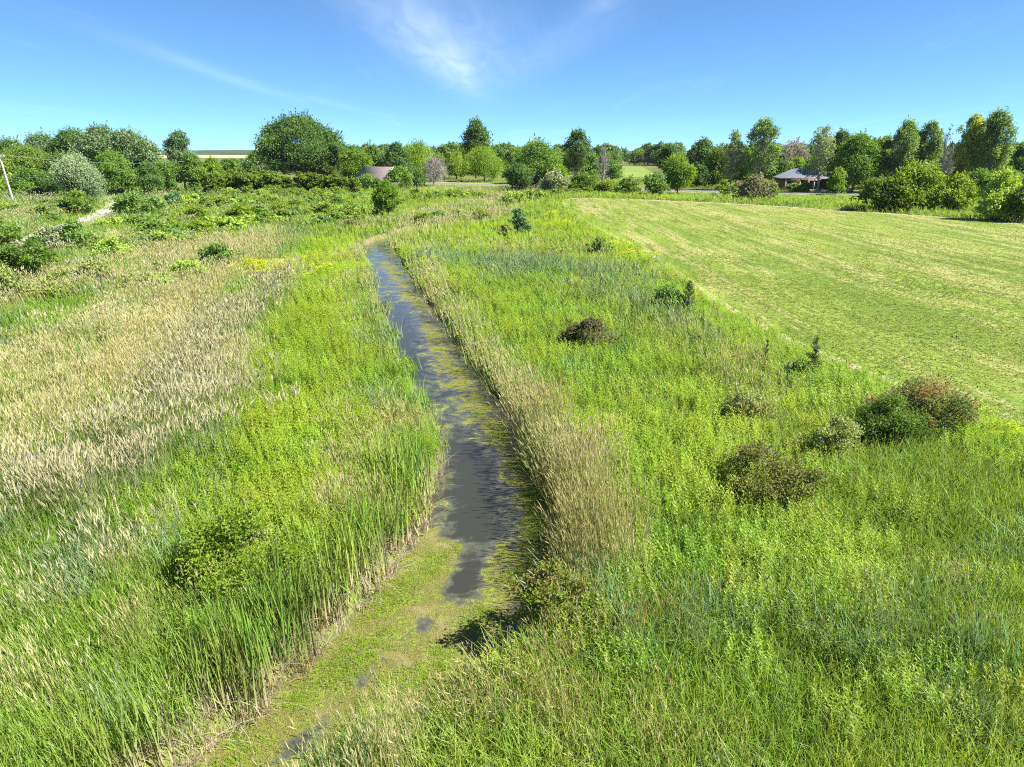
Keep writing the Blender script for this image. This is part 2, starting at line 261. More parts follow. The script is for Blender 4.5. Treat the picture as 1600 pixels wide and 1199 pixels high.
SHRUBS = [('shrub', -5.01, 11.52, 1.52, 2.63, 0.95, 'lush', 'large bright green dome-shaped shrub beside the near cattails'),
 ('shrub', 0.77, 10.21, 1.1, 1.53, 0.8, 'lushred', 'green shrub with reddish stems leaning over the near stream edge'),
 ('shrub', 5.97, 14.56, 1.49, 2.5, 0.8, 'olivemound', 'loose olive-green shrub standing in the right meadow'),
 ('shrub', 10.47, 17.57, 1.6, 1.74, 0.9, 'lushdark', 'dense dark green shrub in front of the reddish one at the field edge'),
 ('shrub', 11.96, 18.68, 1.86, 2.74, 0.7, 'redtip', 'wide dark shrub with reddish-purple leaves at the field edge'),
 ('shrub', 8.63, 16.85, 1.17, 1.68, 0.7, 'brownish', 'low brownish shrub left of the dense dark green one'),
 ('shrub', 7.1, 19.49, 1.14, 1.83, 0.6, 'brownish', 'thin faint brownish shrub in the tall grass of the right meadow'),
 ('shrub', 3.27, 28.12, 1.31, 2.46, 0.6, 'redbrown', 'low reddish-brown shrub in the middle of the right meadow'),
 ('shrub', 8.24, 35.13, 1.47, 2.05, 0.7, 'darkleaf', 'dark grey-green shrub near the left edge of the mown field'),
 ('cedar', 9.15, 34.93, 1.71, 0.86, 1, 'cedar', 'small pointed cedar beside the dark grey-green shrub'),
 ('cedar', 11.0, 23.8, 1.72, 0.74, 1, 'cedar', 'small pointed dark cedar at the edge of the mown field'),
 ('shrub', 10.35, 23.64, 0.91, 1.01, 0.7, 'darkleaf', 'low dark shrub at the foot of the field-edge cedar'),
 ('cedar', 10.05, 25.98, 1.04, 0.3, 1, 'cedar', 'tiny cedar seedling on the margin of the mown field'),
 ('shrub', 7.19, 55.25, 1.43, 2.13, 0.8, 'darkleaf', 'small round dark shrub between the meadow and the mown field'),
 ('shrub', 0.78, 70.67, 2.45, 1.93, 1, 'darkblue', 'compact blue-green upright shrub standing alone in the lime meadow'),
 ('shrub', -0.62, 67.6, 1.3, 1.61, 0.8, 'brownish', 'tiny brownish shrub beside the compact blue-green one'),
 ('shrub', -21.4, 49.49, 1.66, 3.64, 0.6, 'darkleaf', 'dark green low spreading shrub in the straw-coloured grass'),
 ('shrub', -21.28, 44.44, 1.33, 2.47, 0.6, 'oliveloose', 'grey-green loose shrub left of the dark low spreading one'),
 ('shrub', -26.42, 42.93, 1.47, 2.63, 0.7, 'brownish', 'brown-green shrub standing in the pale straw meadow'),
 ('shrub', -22.73, 40.69, 1.05, 1.37, 0.7, 'brownish', 'small brown shrub in the pale straw meadow'),
 ('shrub', -30.1, 52.64, 1.74, 3.19, 0.7, 'oliveloose', 'olive rounded shrub below the gravel track'),
 ('shrub', -36.37, 57.67, 2.49, 2.64, 0.8, 'darkleaf', 'dark green upright shrub just below the gravel track'),
 ('shrub', -38.41, 57.85, 2.27, 3.27, 0.8, 'silvershrub', 'grey-leaved shrub beside the dark one below the gravel track'),
 ('shrub', -31.92, 44.7, 2.76, 4.49, 0.8, 'lushdark', 'large deep green shrub near the left edge of the photo'),
 ('shrub', -27.96, 36.77, 2.48, 3.07, 0.8, 'brownish', 'brown-tinged shrub cut by the left edge of the photo'),
 ('shrub', -45.91, 62.9, 1.88, 2.52, 0.9, 'lushdark', 'rounded dark shrub at the left edge beyond the track'),
 ('shrub', -49.79, 93.87, 2.94, 6.55, 0.8, 'darkleaf', 'wide dark round shrub in front of the left wood'),
 ('shrub', -52.01, 108.74, 2.14, 2.94, 0.9, 'darkblue', 'blue-grey round shrub right of the wide dark round one'),
 ('shrub', -49.3, 108.86, 1.65, 3.33, 0.9, 'oliveloose', 'olive shrub right of the blue-grey round one'),
 ('shrub', -94.14, 136.85, 4.28, 10.9, 0.8, 'oliveloose', 'grey-green bush at the foot of the utility pole'),
 ('shrub', -58.73, 94.61, 2.98, 5.09, 0.9, 'mid2', 'leafy bush at the foot of the silvery wind-swept tree'),
 ('shrub', -50.79, 184.94, 4.24, 8.24, 0.7, 'redbrown', 'bare reddish bush in the shade of the great domed tree'),
 ('shrub', 53.8, 101.44, 4.55, 7.6, 0.8, 'lushdark', 'dark left third of the big hedge at the far edge of the mown field'),  # darker leaf colour paints the hedge's side turned from the sun
 ('shrub', 58.35, 100.66, 6.21, 8.77, 0.8, 'hedge', 'tallest bush of the big hedge at the far edge of the mown field'),
 ('shrub', 62.37, 98.85, 4.64, 5.49, 0.9, 'lush', 'bright green right third of the big hedge at the field edge'),  # brighter leaf colour paints the sunlit end of the hedge
 ('shrub', 60.15, 87.3, 5.48, 5.65, 0.8, 'oliveloose', 'grey-green bush right of the big hedge'),
 ('shrub', 61.6, 84.7, 4.39, 4.58, 0.9, 'mid2', 'green bush cut by the right edge beyond the mown field'),
 ('shrub', 42.49, 124.6, 3.87, 6.68, 0.8, 'greyshrub', 'grey twiggy rounded bush beside the road'),
 ('shrub', 46.64, 127.1, 3.24, 2.52, 1, 'mid2', 'narrow green bush right of the grey twiggy one'),
 ('shrub', 41.11, 136.84, 2.76, 3.2, 0.9, 'lush', 'small bright roadside bush left of the grey twiggy one'),
 ('shrub', 27.81, 137.22, 4.27, 4.42, 0.9, 'darkleaf', 'round dark bush left of the lime-green twin-topped tree'),
 ('shrub', 22.81, 141.69, 3.06, 5.07, 0.9, 'mid2', 'round green bush at the far edge of the field'),
 ('shrub', 19.0, 146.03, 2.66, 4.44, 0.9, 'lush', 'bright round bush beside the leafy clump at the far edge of the field'),
 ('shrub', 13.92, 146.61, 3.77, 7.06, 0.8, 'mid2', 'green bush at the right foot of the leafy clump'),
 ('shrub', 8.86, 144.1, 4.33, 5.66, 0.9, 'silvershrub', 'pale grey-green bush at the front of the leafy clump'),
 ('shrub', 2.29, 168.69, 3.71, 8.39, 0.9, 'lushdark', 'very dark bush at the left foot of the leafy clump'),
 ('shrub', 61.23, 153.03, 1.74, 3.29, 0.9, 'mid2', 'low shrub before the left of the slate roofed house'),
 ('shrub', 61.98, 150.13, 2.12, 2.16, 0.9, 'lush', 'bright little shrub before the slate roofed house'),
 ('shrub', -7.49, 88.98, 1.25, 2.1, 0.9, 'darkleaf', 'small round green shrub on the inside of the stream bend'),
 ('shrub', 0.0, 114.37, 1.93, 3.71, 0.8, 'oliveloose', 'olive shrub at the far bend of the stream'),
 ('shrub', 3.32, 122.14, 1.52, 4.39, 0.7, 'darkleaf', 'dark low shrub at the far bend of the stream')]
SAPLINGS = [(-59.0, 137.1, 3.6, 1.8), (-57.8, 136.5, 3.8, 1.9), (-57.0, 137.8, 3.6, 2.2), (-56.8, 139.5, 3.4, 2.1), (-55.6, 140.7, 4.2, 2.4), (-54.8, 141.1, 3.6, 1.8),
 (-52.8, 138.6, 3.8, 2.8), (-51.3, 137.3, 3.8, 2.4), (-50.5, 139.8, 4.0, 2.7), (-50.0, 140.6, 3.7, 1.9), (-48.9, 141.4, 4.0, 2.2), (-46.8, 138.1, 4.0, 2.8),
 (-45.9, 139.7, 3.3, 1.7), (-45.1, 140.9, 3.2, 2.0), (-44.0, 140.0, 3.0, 2.2), (-43.9, 144.0, 2.9, 2.1), (-42.5, 143.3, 3.8, 2.1), (-41.2, 144.4, 3.6, 1.8),
 (-39.6, 142.9, 3.6, 2.3), (-39.2, 143.5, 3.2, 2.5), (-37.9, 143.4, 3.3, 2.2), (-36.6, 143.7, 3.1, 2.4), (-35.0, 141.5, 3.7, 2.1), (-33.4, 141.2, 3.0, 2.2),
 (-33.0, 144.4, 2.5, 2.3), (-31.5, 141.9, 2.8, 2.1)]
ROAD = [(-59.41, 206.43), (-29.06, 201.93), (-17.06, 189.53), (-1.64, 182.06), (15.36, 170.3), (38.46, 152.02), (52.79, 145.97), (68.35, 142.57), (99.37, 137.23),
 (132.73, 133.23)]
TRACK = [(-41.25, 52.61), (-45.85, 65.26), (-50.97, 79.32), (-52.4, 85.4), (-55.46, 93.41), (-58.3, 100.72), (-61.84, 110.57), (-80, 140)]
POLE = [(-84.9, 120.0), [-84.26, 8.0]]


# ------------------------------------------------------------------ helpers
def rng_of(i): return np.random.default_rng(i)
def tag(o, label=None, cat=None, group=None, kind=None):
    if label: o['label'] = label
    if cat: o['category'] = cat
    if group: o['group'] = group
    if kind: o['kind'] = kind
    return o
def make_mesh(name, V, quads=None, tris=None, face_attr=None, vert_attr=None, smooth=False):
    me = bpy.data.meshes.new(name)
    V = np.asarray(V, dtype=np.float32)
    q = np.zeros((0, 4), np.int32) if quads is None else np.asarray(quads, np.int32).reshape(-1, 4)
    t = np.zeros((0, 3), np.int32) if tris is None else np.asarray(tris, np.int32).reshape(-1, 3)
    me.vertices.add(len(V)); me.vertices.foreach_set('co', V.ravel())
    me.loops.add(len(q) * 4 + len(t) * 3)
    me.loops.foreach_set('vertex_index', np.concatenate([q.ravel(), t.ravel()]))
    me.polygons.add(len(q) + len(t))
    st = np.concatenate([np.arange(len(q)) * 4, len(q) * 4 + np.arange(len(t)) * 3]).astype(np.int32)
    me.polygons.foreach_set('loop_start', st)
    if smooth: me.polygons.foreach_set('use_smooth', np.ones(len(st), bool))
    me.update(calc_edges=True); me.validate()
    for k, a in (face_attr or {}).items():
        me.attributes.new(k, 'FLOAT', 'FACE').data.foreach_set('value', np.asarray(a, np.float32))
    for k, a in (vert_attr or {}).items():
        me.attributes.new(k, 'FLOAT', 'POINT').data.foreach_set('value', np.asarray(a, np.float32))
    return me
def obj(name, me, mat=None, parent=None, loc=None, rz=0.0, link=True):
    o = bpy.data.objects.new(name, me)
    if link: COL.objects.link(o)
    if mat is not None and me is not None:
        if len(me.materials) == 0: me.materials.append(mat)
    if parent is not None: o.parent = parent
    if loc is not None: o.location = loc
    if rz: o.rotation_euler = (0, 0, rz)
    return o
class Bag:
    """collects boxes, prisms and tubes into one mesh"""
    def __init__(s): s.V = []; s.Q = []; s.T = []; s.n = 0
    def add(s, V, Q=(), T=()):
        V = np.asarray(V, float)
        s.V.append(V)
        if len(Q): s.Q.append(np.asarray(Q) + s.n)
        if len(T): s.T.append(np.asarray(T) + s.n)
        s.n += len(V)
    def box(s, x0, y0, z0, x1, y1, z1):
        s.add([(x0,y0,z0),(x1,y0,z0),(x1,y1,z0),(x0,y1,z0),(x0,y0,z1),(x1,y0,z1),(x1,y1,z1),(x0,y1,z1)],
              [(0,3,2,1),(4,5,6,7),(0,1,5,4),(1,2,6,5),(2,3,7,6),(3,0,4,7)])
    def tube(s, P, R, k=6, cap=True):
        P = np.asarray(P, float); R = np.asarray(R, float); n = len(P)
        T = np.gradient(P, axis=0); T /= np.linalg.norm(T, axis=1)[:, None] + 1e-9
        ref = np.array([0.31, 0.95, 0.05]); A = np.cross(T, ref); A /= np.linalg.norm(A, axis=1)[:, None] + 1e-9
        B = np.cross(T, A)
        th = np.arange(k) / k * 2 * math.pi
        ring = A[:, None, :] * np.cos(th)[None, :, None] + B[:, None, :] * np.sin(th)[None, :, None]
        V = (P[:, None, :] + ring * R[:, None, None]).reshape(-1, 3)
        i = np.arange(n - 1)[:, None] * k; j = np.arange(k)[None, :]; j2 = (j + 1) % k
        Q = np.stack([i + j, i + j2, i + k + j2, i + k + j], -1).reshape(-1, 4)
        T3 = []
        if cap:
            V = np.vstack([V, P[-1] + T[-1] * R[-1] * 0.5]); e = len(V) - 1; b = (n - 1) * k
            T3 = [(b + a, b + (a + 1) % k, e) for a in range(k)]
        s.add(V, Q, T3)
    def mesh(s, name, smooth=False):
        V = np.vstack(s.V) if s.V else np.zeros((0, 3))
        return make_mesh(name, V, np.vstack(s.Q) if s.Q else None, np.vstack(s.T) if s.T else None, smooth=smooth)

def hash2(ix, iy, seed):
    h = (ix.astype(np.int64) * 374761393 + iy.astype(np.int64) * 668265263 + seed * 1274126177) & 0xffffffff
    h = ((h ^ (h >> 13)) * 1274126177) & 0xffffffff
    return ((h ^ (h >> 16)) & 0xffff) / 65535.0
def vnoise(x, y, seed=0):
    ix = np.floor(x); iy = np.floor(y); fx = x - ix; fy = y - iy
    fx = fx * fx * (3 - 2 * fx); fy = fy * fy * (3 - 2 * fy)
    a = hash2(ix, iy, seed); b = hash2(ix + 1, iy, seed); c = hash2(ix, iy + 1, seed); d = hash2(ix + 1, iy + 1, seed)
    return a + (b - a) * fx + (c - a) * fy + (a - b - c + d) * fx * fy
def fbm(x, y, sc, seed=0, oct=3):
    v = 0; amp = 1.0; tot = 0
    for k in range(oct):
        v = v + amp * vnoise(x / sc * 2 ** k, y / sc * 2 ** k, seed + 17 * k); tot += amp; amp *= 0.5
    return v / tot
def dist_poly(x, y, pts, closed=False):
    """distance to a polyline and the parameter along it"""
    P = list(pts)
    if closed: P = P + [P[0]]
    best = np.full(x.shape, 1e9); par = np.zeros(x.shape)
    if len(P) == 1: return np.hypot(x - P[0][0], y - P[0][1]), par
    for k in range(len(P) - 1):
        (ax, ay), (bx, by) = P[k][:2], P[k + 1][:2]
        dx, dy = bx - ax, by - ay; L2 = dx * dx + dy * dy + 1e-9
        t = np.clip(((x - ax) * dx + (y - ay) * dy) / L2, 0, 1)
        d = np.hypot(x - ax - t * dx, y - ay - t * dy)
        m = d < best; best = np.where(m, d, best); par = np.where(m, k + t, par)
    return best, par
def in_poly(x, y, P):
    r = np.zeros(x.shape, bool); n = len(P)
    for i in range(n):
        x1, y1 = P[i]; x2, y2 = P[(i + 1) % n]
        c = ((y1 > y) != (y2 > y)) & (x < (x2 - x1) * (y - y1) / (y2 - y1 + 1e-12) + x1)
        r ^= c
    return r

# dense stream stations
ST = np.array([[*a, *b] for a, b in STREAM])
k_ = np.arange(len(ST)); kk = np.linspace(0, len(ST) - 1, (len(ST) - 1) * 14 + 1)
def smooth_interp(col):
    v = np.interp(kk, k_, col)
    w = np.hanning(15); w /= w.sum()
    vp = np.concatenate([2 * v[0] - v[7:0:-1], v, 2 * v[-1] - v[-2:-9:-1]])
    return np.convolve(vp, w, 'valid')
SD = np.stack([smooth_interp(ST[:, i]) for i in range(4)], 1)
jit = (fbm(SD[:, 1], SD[:, 0], 0.8, 5) - .5)
SL = SD[:, :2] + np.stack([jit * .35, jit * 0], 1); SRt = SD[:, 2:] + np.stack([(fbm(SD[:, 1], SD[:, 0], 0.8, 9) - .5) * .35, jit * 0], 1)
STREAM_POLY = [tuple(p) for p in SL[::4]] + [tuple(p) for p in SRt[::-4]]
def stream_sd(x, y):
    """signed distance to the water's edge, negative inside"""
    d, _ = dist_poly(x, y, STREAM_POLY, True)
    return np.where(in_poly(x, y, STREAM_POLY), -d, d)

# ------------------------------------------------------------------ materials
def new_mat(name):
    m = bpy.data.materials.new(name); m.use_nodes = True
    nt = m.node_tree; nt.nodes.clear()
    return m, nt.nodes, nt.links
def ramp(nodes, stops):
    r = nodes.new('ShaderNodeValToRGB'); el = r.color_ramp.elements
    while len(el) < len(stops): el.new(0.5)
    for e, (p, c) in zip(el, stops): e.position = p; e.color = (*c, 1)
    return r
def leafy_shader(nodes, links, colour, trans=0.38, gloss=0.02, rough=0.55, warm=(1.25, 1.15, 0.55), lift=.35):
    d = nodes.new('ShaderNodeBsdfDiffuse'); t = nodes.new('ShaderNodeBsdfTranslucent'); g = nodes.new('ShaderNodeBsdfGlossy')
    g.inputs['Roughness'].default_value = rough; g.inputs['Color'].default_value = (0.9, 0.93, 1, 1)
    links.new(colour, d.inputs['Color'])
    # shading normals bent upwards to brighten blades and leaves
    ge = nodes.new('ShaderNodeNewGeometry'); mv = nodes.new('ShaderNodeMix'); mv.data_type = 'VECTOR'; mv.inputs[0].default_value = lift
    nv = nodes.new('ShaderNodeVectorMath'); nv.operation = 'NORMALIZE'
    links.new(ge.outputs['Normal'], mv.inputs[4]); mv.inputs[5].default_value = (0, 0, 1); links.new(mv.outputs[1], nv.inputs[0]); links.new(nv.outputs[0], d.inputs['Normal'])
    w = nodes.new('ShaderNodeMix'); w.data_type = 'RGBA'; w.blend_type = 'MULTIPLY'; w.inputs[0].default_value = 1.0
    links.new(colour, w.inputs[6]); w.inputs[7].default_value = (*warm, 1); links.new(w.outputs[2], t.inputs['Color'])
    m1 = nodes.new('ShaderNodeMixShader'); m1.inputs[0].default_value = trans
    links.new(d.outputs[0], m1.inputs[1]); links.new(t.outputs[0], m1.inputs[2])
    m2 = nodes.new('ShaderNodeMixShader'); m2.inputs[0].default_value = gloss
    links.new(m1.outputs[0], m2.inputs[1]); links.new(g.outputs[0], m2.inputs[2])
    o = nodes.new('ShaderNodeOutputMaterial'); links.new(m2.outputs[0], o.inputs[0])
def leaf_mat(name, a, b, c, trans=0.35, gloss=0.06):
    m, n, l = new_mat(name)
    at = n.new('ShaderNodeAttribute'); at.attribute_name = 'tint'
    r = ramp(n, [(0.0, a), (0.5, b), (1.0, c)]); l.new(at.outputs['Fac'], r.inputs[0])
    leafy_shader(n, l, r.outputs[0], trans, gloss)
    return m
PAL = {  # leaf colours: the three stops of each plant's own range
 'dark': ((0.060,0.125,0.031), (0.095,0.185,0.038), (0.162,0.265,0.053)),
 'mid': ((0.085,0.177,0.031), (0.144,0.265,0.038), (0.231,0.354,0.056)),
 'bright': ((.109,.217,.017), (.181,.312,.023), (.275,.384,.038)),
 'olive': ((0.101,0.169,0.028), (0.160,0.257,0.034), (0.252,0.346,0.053)),
 'olivegreen': ((0.086,0.177,0.028), (0.147,0.275,0.034), (0.219,0.363,0.047)),
 'silver': ((0.077,0.152,0.042), (0.147,0.240,0.079), (0.294,0.400,0.172)),
 'silverbright': ((0.078,0.143,0.040), (0.167,0.249,0.090), (0.344,0.440,0.207)),
 'silverdark': ((0.072,0.148,0.045), (0.129,0.221,0.072), (0.241,0.350,0.156)),
 'willow': ((0.131,0.233,0.020), (0.215,0.342,0.029), (0.313,0.451,0.052)),
 'willowpale': ((0.170,0.267,0.026), (0.261,0.367,0.041), (0.365,0.467,0.065)),
 'thin': ((0.122,0.216,0.057), (0.202,0.331,0.083), (0.332,0.457,0.131)),
 'greyleaf': ((0.155,0.225,0.074), (0.231,0.310,0.105), (0.330,0.412,0.169)),
 'yellowing': ((0.184,0.274,0.049), (0.368,0.468,0.057), (0.620,0.620,0.068)),
 'lush': ((.130,.225,.018), (.215,.325,.026), (.300,.400,.044)),
 'lushred': ((.130,.210,.022), (.190,.270,.030), (.270,.170,.070)),
 'lushdark': ((0.063,0.123,0.022), (0.114,0.203,0.028), (0.185,0.290,0.041)),
 'hedge': ((0.106,0.200,0.024), (0.204,0.326,0.031), (0.371,0.480,0.046)),
 'darkleaf': ((0.096,0.182,0.046), (0.167,0.293,0.060), (0.275,0.419,0.081)),
 'darkblue': ((0.069,0.146,0.056), (0.127,0.244,0.091), (0.235,0.365,0.160)),
 'oliveloose': ((0.181,0.299,0.046), (0.310,0.471,0.064), (0.491,0.620,0.105)),
 'silvershrub': ((0.166,0.213,0.094), (0.284,0.335,0.160), (0.460,0.507,0.282)),
 'brownish': ((0.190,0.214,0.083), (0.270,0.342,0.094), (0.382,0.438,0.146)),
 'redbrown': ((.120,.095,.050), (.125,.140,.048), (.190,.150,.085)),
 'redtip': ((0.140,0.216,0.064), (0.200,0.266,0.081), (0.446,0.190,0.125)),
 'greyshrub': ((.174,.181,.109), (.239,.246,.145), (.304,.319,.160)),
 'mid2': ((0.082,0.162,0.028), (0.141,0.246,0.038), (0.223,0.332,0.056)),
 'cedar': ((.060,.105,.034), (.095,.150,.044), (.150,.210,.066)),
 'sapling': ((.102,.174,.023), (.160,.246,.029), (.246,.326,.043)),
 'thicket': ((0.103,0.175,0.029), (0.184,0.275,0.039), (0.287,0.375,0.057)),
 'grey': ((0.239,0.223,0.191), (0.303,0.279,0.239), (0.383,0.351,0.303)),
 'olivemound': ((.105,.120,.030), (.165,.190,.040), (.235,.240,.060)),
}
LM = {k: leaf_mat('leaf_' + k, *v, trans=(0.5 if k in ('bright','lush','willow','willowpale','sapling','hedge') else 0.42), gloss=(.04 if k.startswith('silver') else .015)) for k, v in PAL.items()}
def bark_mat(name, a, b):
    m, n, l = new_mat(name)
    tc = n.new('ShaderNodeTexCoord'); ns = n.new('ShaderNodeTexNoise'); ns.inputs['Scale'].default_value = 3.0; ns.inputs['Detail'].default_value = 6
    mpn = n.new('ShaderNodeMapping'); mpn.inputs['Scale'].default_value = (4, 4, .8); l.new(tc.outputs['Object'], mpn.inputs[0]); l.new(mpn.outputs[0], ns.inputs['Vector'])
    r = ramp(n, [(.3, a), (.7, b)]); l.new(ns.outputs[0], r.inputs[0])
    p = n.new('ShaderNodeBsdfPrincipled'); p.inputs['Roughness'].default_value = .9; l.new(r.outputs[0], p.inputs['Base Color'])
    bp = n.new('ShaderNodeBump'); bp.inputs['Strength'].default_value = .5; bp.inputs['Distance'].default_value = .03; l.new(ns.outputs[0], bp.inputs['Height']); l.new(bp.outputs[0], p.inputs['Normal'])
    o = n.new('ShaderNodeOutputMaterial'); l.new(p.outputs[0], o.inputs[0]); return m
BARK = bark_mat('bark_brown', (.055,.042,.03), (.12,.098,.075))
BARK_GREY = bark_mat('bark_grey', (.17,.155,.135), (.34,.315,.28))
BARK_DEAD = bark_mat('bark_weathered', (.2,.185,.165), (.4,.37,.335))
def plain_mat(name, a, b, scale=6.0, rough=.85, bump=.2, detail=6, stretch=(1,1,1), spec=.3):
    m, n, l = new_mat(name)
    tc = n.new('ShaderNodeTexCoord'); mpn = n.new('ShaderNodeMapping'); mpn.inputs['Scale'].default_value = stretch
    ns = n.new('ShaderNodeTexNoise'); ns.inputs['Scale'].default_value = scale; ns.inputs['Detail'].default_value = detail
    l.new(tc.outputs['Object'], mpn.inputs[0]); l.new(mpn.outputs[0], ns.inputs['Vector'])
    r = ramp(n, [(.32, a), (.68, b)]); l.new(ns.outputs[0], r.inputs[0])
    p = n.new('ShaderNodeBsdfPrincipled'); p.inputs['Roughness'].default_value = rough; p.inputs['Specular IOR Level'].default_value = spec
    l.new(r.outputs[0], p.inputs['Base Color'])
    if bump:
        bp = n.new('ShaderNodeBump'); bp.inputs['Strength'].default_value = bump; bp.inputs['Distance'].default_value = .05
        l.new(ns.outputs[0], bp.inputs['Height']); l.new(bp.outputs[0], p.inputs['Normal'])
    o = n.new('ShaderNodeOutputMaterial'); l.new(p.outputs[0], o.inputs[0]); return m
def multi_noise_mat(name, layers, rough=.95, bump=.4, bdist=.06, stretch=(1, 1, 1), rot=0.0):
    """colour from several noise scales: layers = [(scale, lo, hi, colour), ...] over the first colour"""
    m, n, l = new_mat(name)
    tc = n.new('ShaderNodeTexCoord'); mpn = n.new('ShaderNodeMapping'); mpn.inputs['Scale'].default_value = stretch; mpn.inputs['Rotation'].default_value = (0, 0, rot)
    l.new(tc.outputs['Object'], mpn.inputs[0])
    col = None; last = None
    for i, (sc, lo, hi, c) in enumerate(layers):
        if i == 0:
            rg = n.new('ShaderNodeRGB'); rg.outputs[0].default_value = (*c, 1); col = rg.outputs[0]; continue
        ns = n.new('ShaderNodeTexNoise'); ns.inputs['Scale'].default_value = sc; ns.inputs['Detail'].default_value = 5; ns.inputs['Roughness'].default_value = .6
        ofs = n.new('ShaderNodeVectorMath'); ofs.operation = 'ADD'; ofs.inputs[1].default_value = (i * 13.7, i * 7.1, i * 3.3)
        l.new(mpn.outputs[0], ofs.inputs[0]); l.new(ofs.outputs[0], ns.inputs['Vector'])
        mr = n.new('ShaderNodeMapRange'); mr.interpolation_type = 'SMOOTHSTEP'; mr.inputs[1].default_value = lo; mr.inputs[2].default_value = hi; l.new(ns.outputs[0], mr.inputs[0])
        mx = n.new('ShaderNodeMix'); mx.data_type = 'RGBA'; l.new(mr.outputs[0], mx.inputs[0]); l.new(col, mx.inputs[6]); mx.inputs[7].default_value = (*c, 1)
        col = mx.outputs[2]; last = ns
    p = n.new('ShaderNodeBsdfPrincipled'); p.inputs['Roughness'].default_value = rough; p.inputs['Specular IOR Level'].default_value = .15
    l.new(col, p.inputs['Base Color'])
    if bump and last:
        bp = n.new('ShaderNodeBump'); bp.inputs['Strength'].default_value = bump; bp.inputs['Distance'].default_value = bdist
        l.new(last.outputs[0], bp.inputs['Height']); l.new(bp.outputs[0], p.inputs['Normal'])
    o = n.new('ShaderNodeOutputMaterial'); l.new(p.outputs[0], o.inputs[0]); return m

GROUND = multi_noise_mat('meadow_soil', [(0,0,0,(.10,.135,.030)), (.05,.4,.6,(.15,.18,.04)), (.35,.45,.62,(.19,.18,.07)), (3.0,.45,.7,(.07,.065,.03))], bump=.6)
FIELD_M = multi_noise_mat('mown_grass', [(0,0,0,(.185,.245,.038)), (.03,.42,.58,(.240,.262,.062)), (.16,.46,.60,(.120,.190,.024)), (.55,.45,.60,(.295,.280,.105)), (1.3,.52,.64,(.105,.160,.022))], bump=.8, bdist=.08, stretch=(1.0, .10, 1), rot=math.radians(6))
MARGIN_M = multi_noise_mat('dry_cut_margin', [(0,0,0,(.36,.31,.19)), (.8,.4,.65,(.27,.27,.10)), (5,.5,.7,(.44,.38,.25))], bump=.6)
FAR_PALE = multi_noise_mat('far_stubble', [(0,0,0,(.34,.33,.14)), (.006,.4,.6,(.27,.30,.11)), (.03,.4,.6,(.38,.36,.17))], bump=0)
FAR_GREEN = multi_noise_mat('far_pasture_green', [(0,0,0,(.17,.24,.045)), (.02,.4,.6,(.20,.26,.06)), (.2,.4,.7,(.14,.20,.04))], bump=0)
ASPHALT = multi_noise_mat('asphalt', [(0,0,0,(.145,.14,.14)), (.3,.4,.6,(.19,.185,.18)), (6,.45,.65,(.12,.118,.118))], rough=.85, bump=.15)
GRAVEL = multi_noise_mat('gravel', [(0,0,0,(.42,.40,.37)), (.5,.4,.6,(.50,.48,.45)), (9,.45,.65,(.30,.28,.25))], bump=.5, bdist=.03)
SHOULDER = multi_noise_mat('gravel_shoulder', [(0,0,0,(.40,.35,.27)), (.4,.4,.6,(.33,.30,.20)), (8,.45,.65,(.28,.25,.2))], bump=.4)
PAINT_W = plain_mat('road_paint_white', (.62,.62,.6), (.78,.78,.76), 4, bump=0)
PAINT_Y = plain_mat('road_paint_yellow', (.55,.38,.05), (.68,.48,.08), 4, bump=0)
HILL_M = multi_noise_mat('far_forest', [(0,0,0,(.030,.055,.022)), (.02,.4,.6,(.048,.078,.026)), (.006,.45,.6,(.06,.085,.03))], bump=0)

# ------------------------------------------------------------------ ground
def axis(fine0, fine1, step, lo, hi, grow=1.16):
    a = list(np.arange(fine0, fine1 + 1e-6, step)); d = step
    while a[-1] < hi: d *= grow; a.append(a[-1] + d)
    b = []; x = fine0; d = step
    while x > lo: d *= grow; x -= d; b.append(x)
    return np.array(b[::-1] + a)
gx = axis(-14.5, 4.5, .22, -5000, 5000); gy = axis(4.5, 76, .4, -400, 6500)
GX, GY = np.meshgrid(gx, gy)
def ground_z(x, y):
    sd = stream_sd(x, y)
    t = np.clip((sd + .25) / .65, 0, 1); t = t * t * (3 - 2 * t)
    far = np.clip((np.hypot(x, y) - 60) / 200, 0, 1)
    bump = (fbm(x, y, 3.5, 3) - .5) * .22 + (fbm(x, y, 14, 8) - .5) * .25
    fl = in_poly(x, y, FIELD); fd, _ = dist_poly(x, y, FIELD, True)
    damp = np.where(fl, 0, np.clip(fd / 3, 0, 1))
    rd, _ = dist_poly(x, y, ROAD); tk, _ = dist_poly(x, y, TRACK)
    damp = damp * np.clip((rd - 6) / 6, 0, 1) * np.clip((tk - 2) / 3, 0, 1)
    return (bump * damp * (1 - far)) * np.clip(sd / 1.5, 0, 1) - .95 * (1 - t)
GZ = ground_z(GX, GY)
ny, nx = GX.shape
ii = (np.arange(ny - 1)[:, None] * nx + np.arange(nx - 1)[None, :]).ravel()
gq = np.stack([ii, ii + 1, ii + nx + 1, ii + nx], 1)
ground = obj('ground', make_mesh('ground', np.stack([GX.ravel(), GY.ravel(), GZ.ravel()], 1), gq, smooth=True), GROUND)
tag(ground, 'brown-green meadow soil under the tall grass', 'ground', kind='structure')

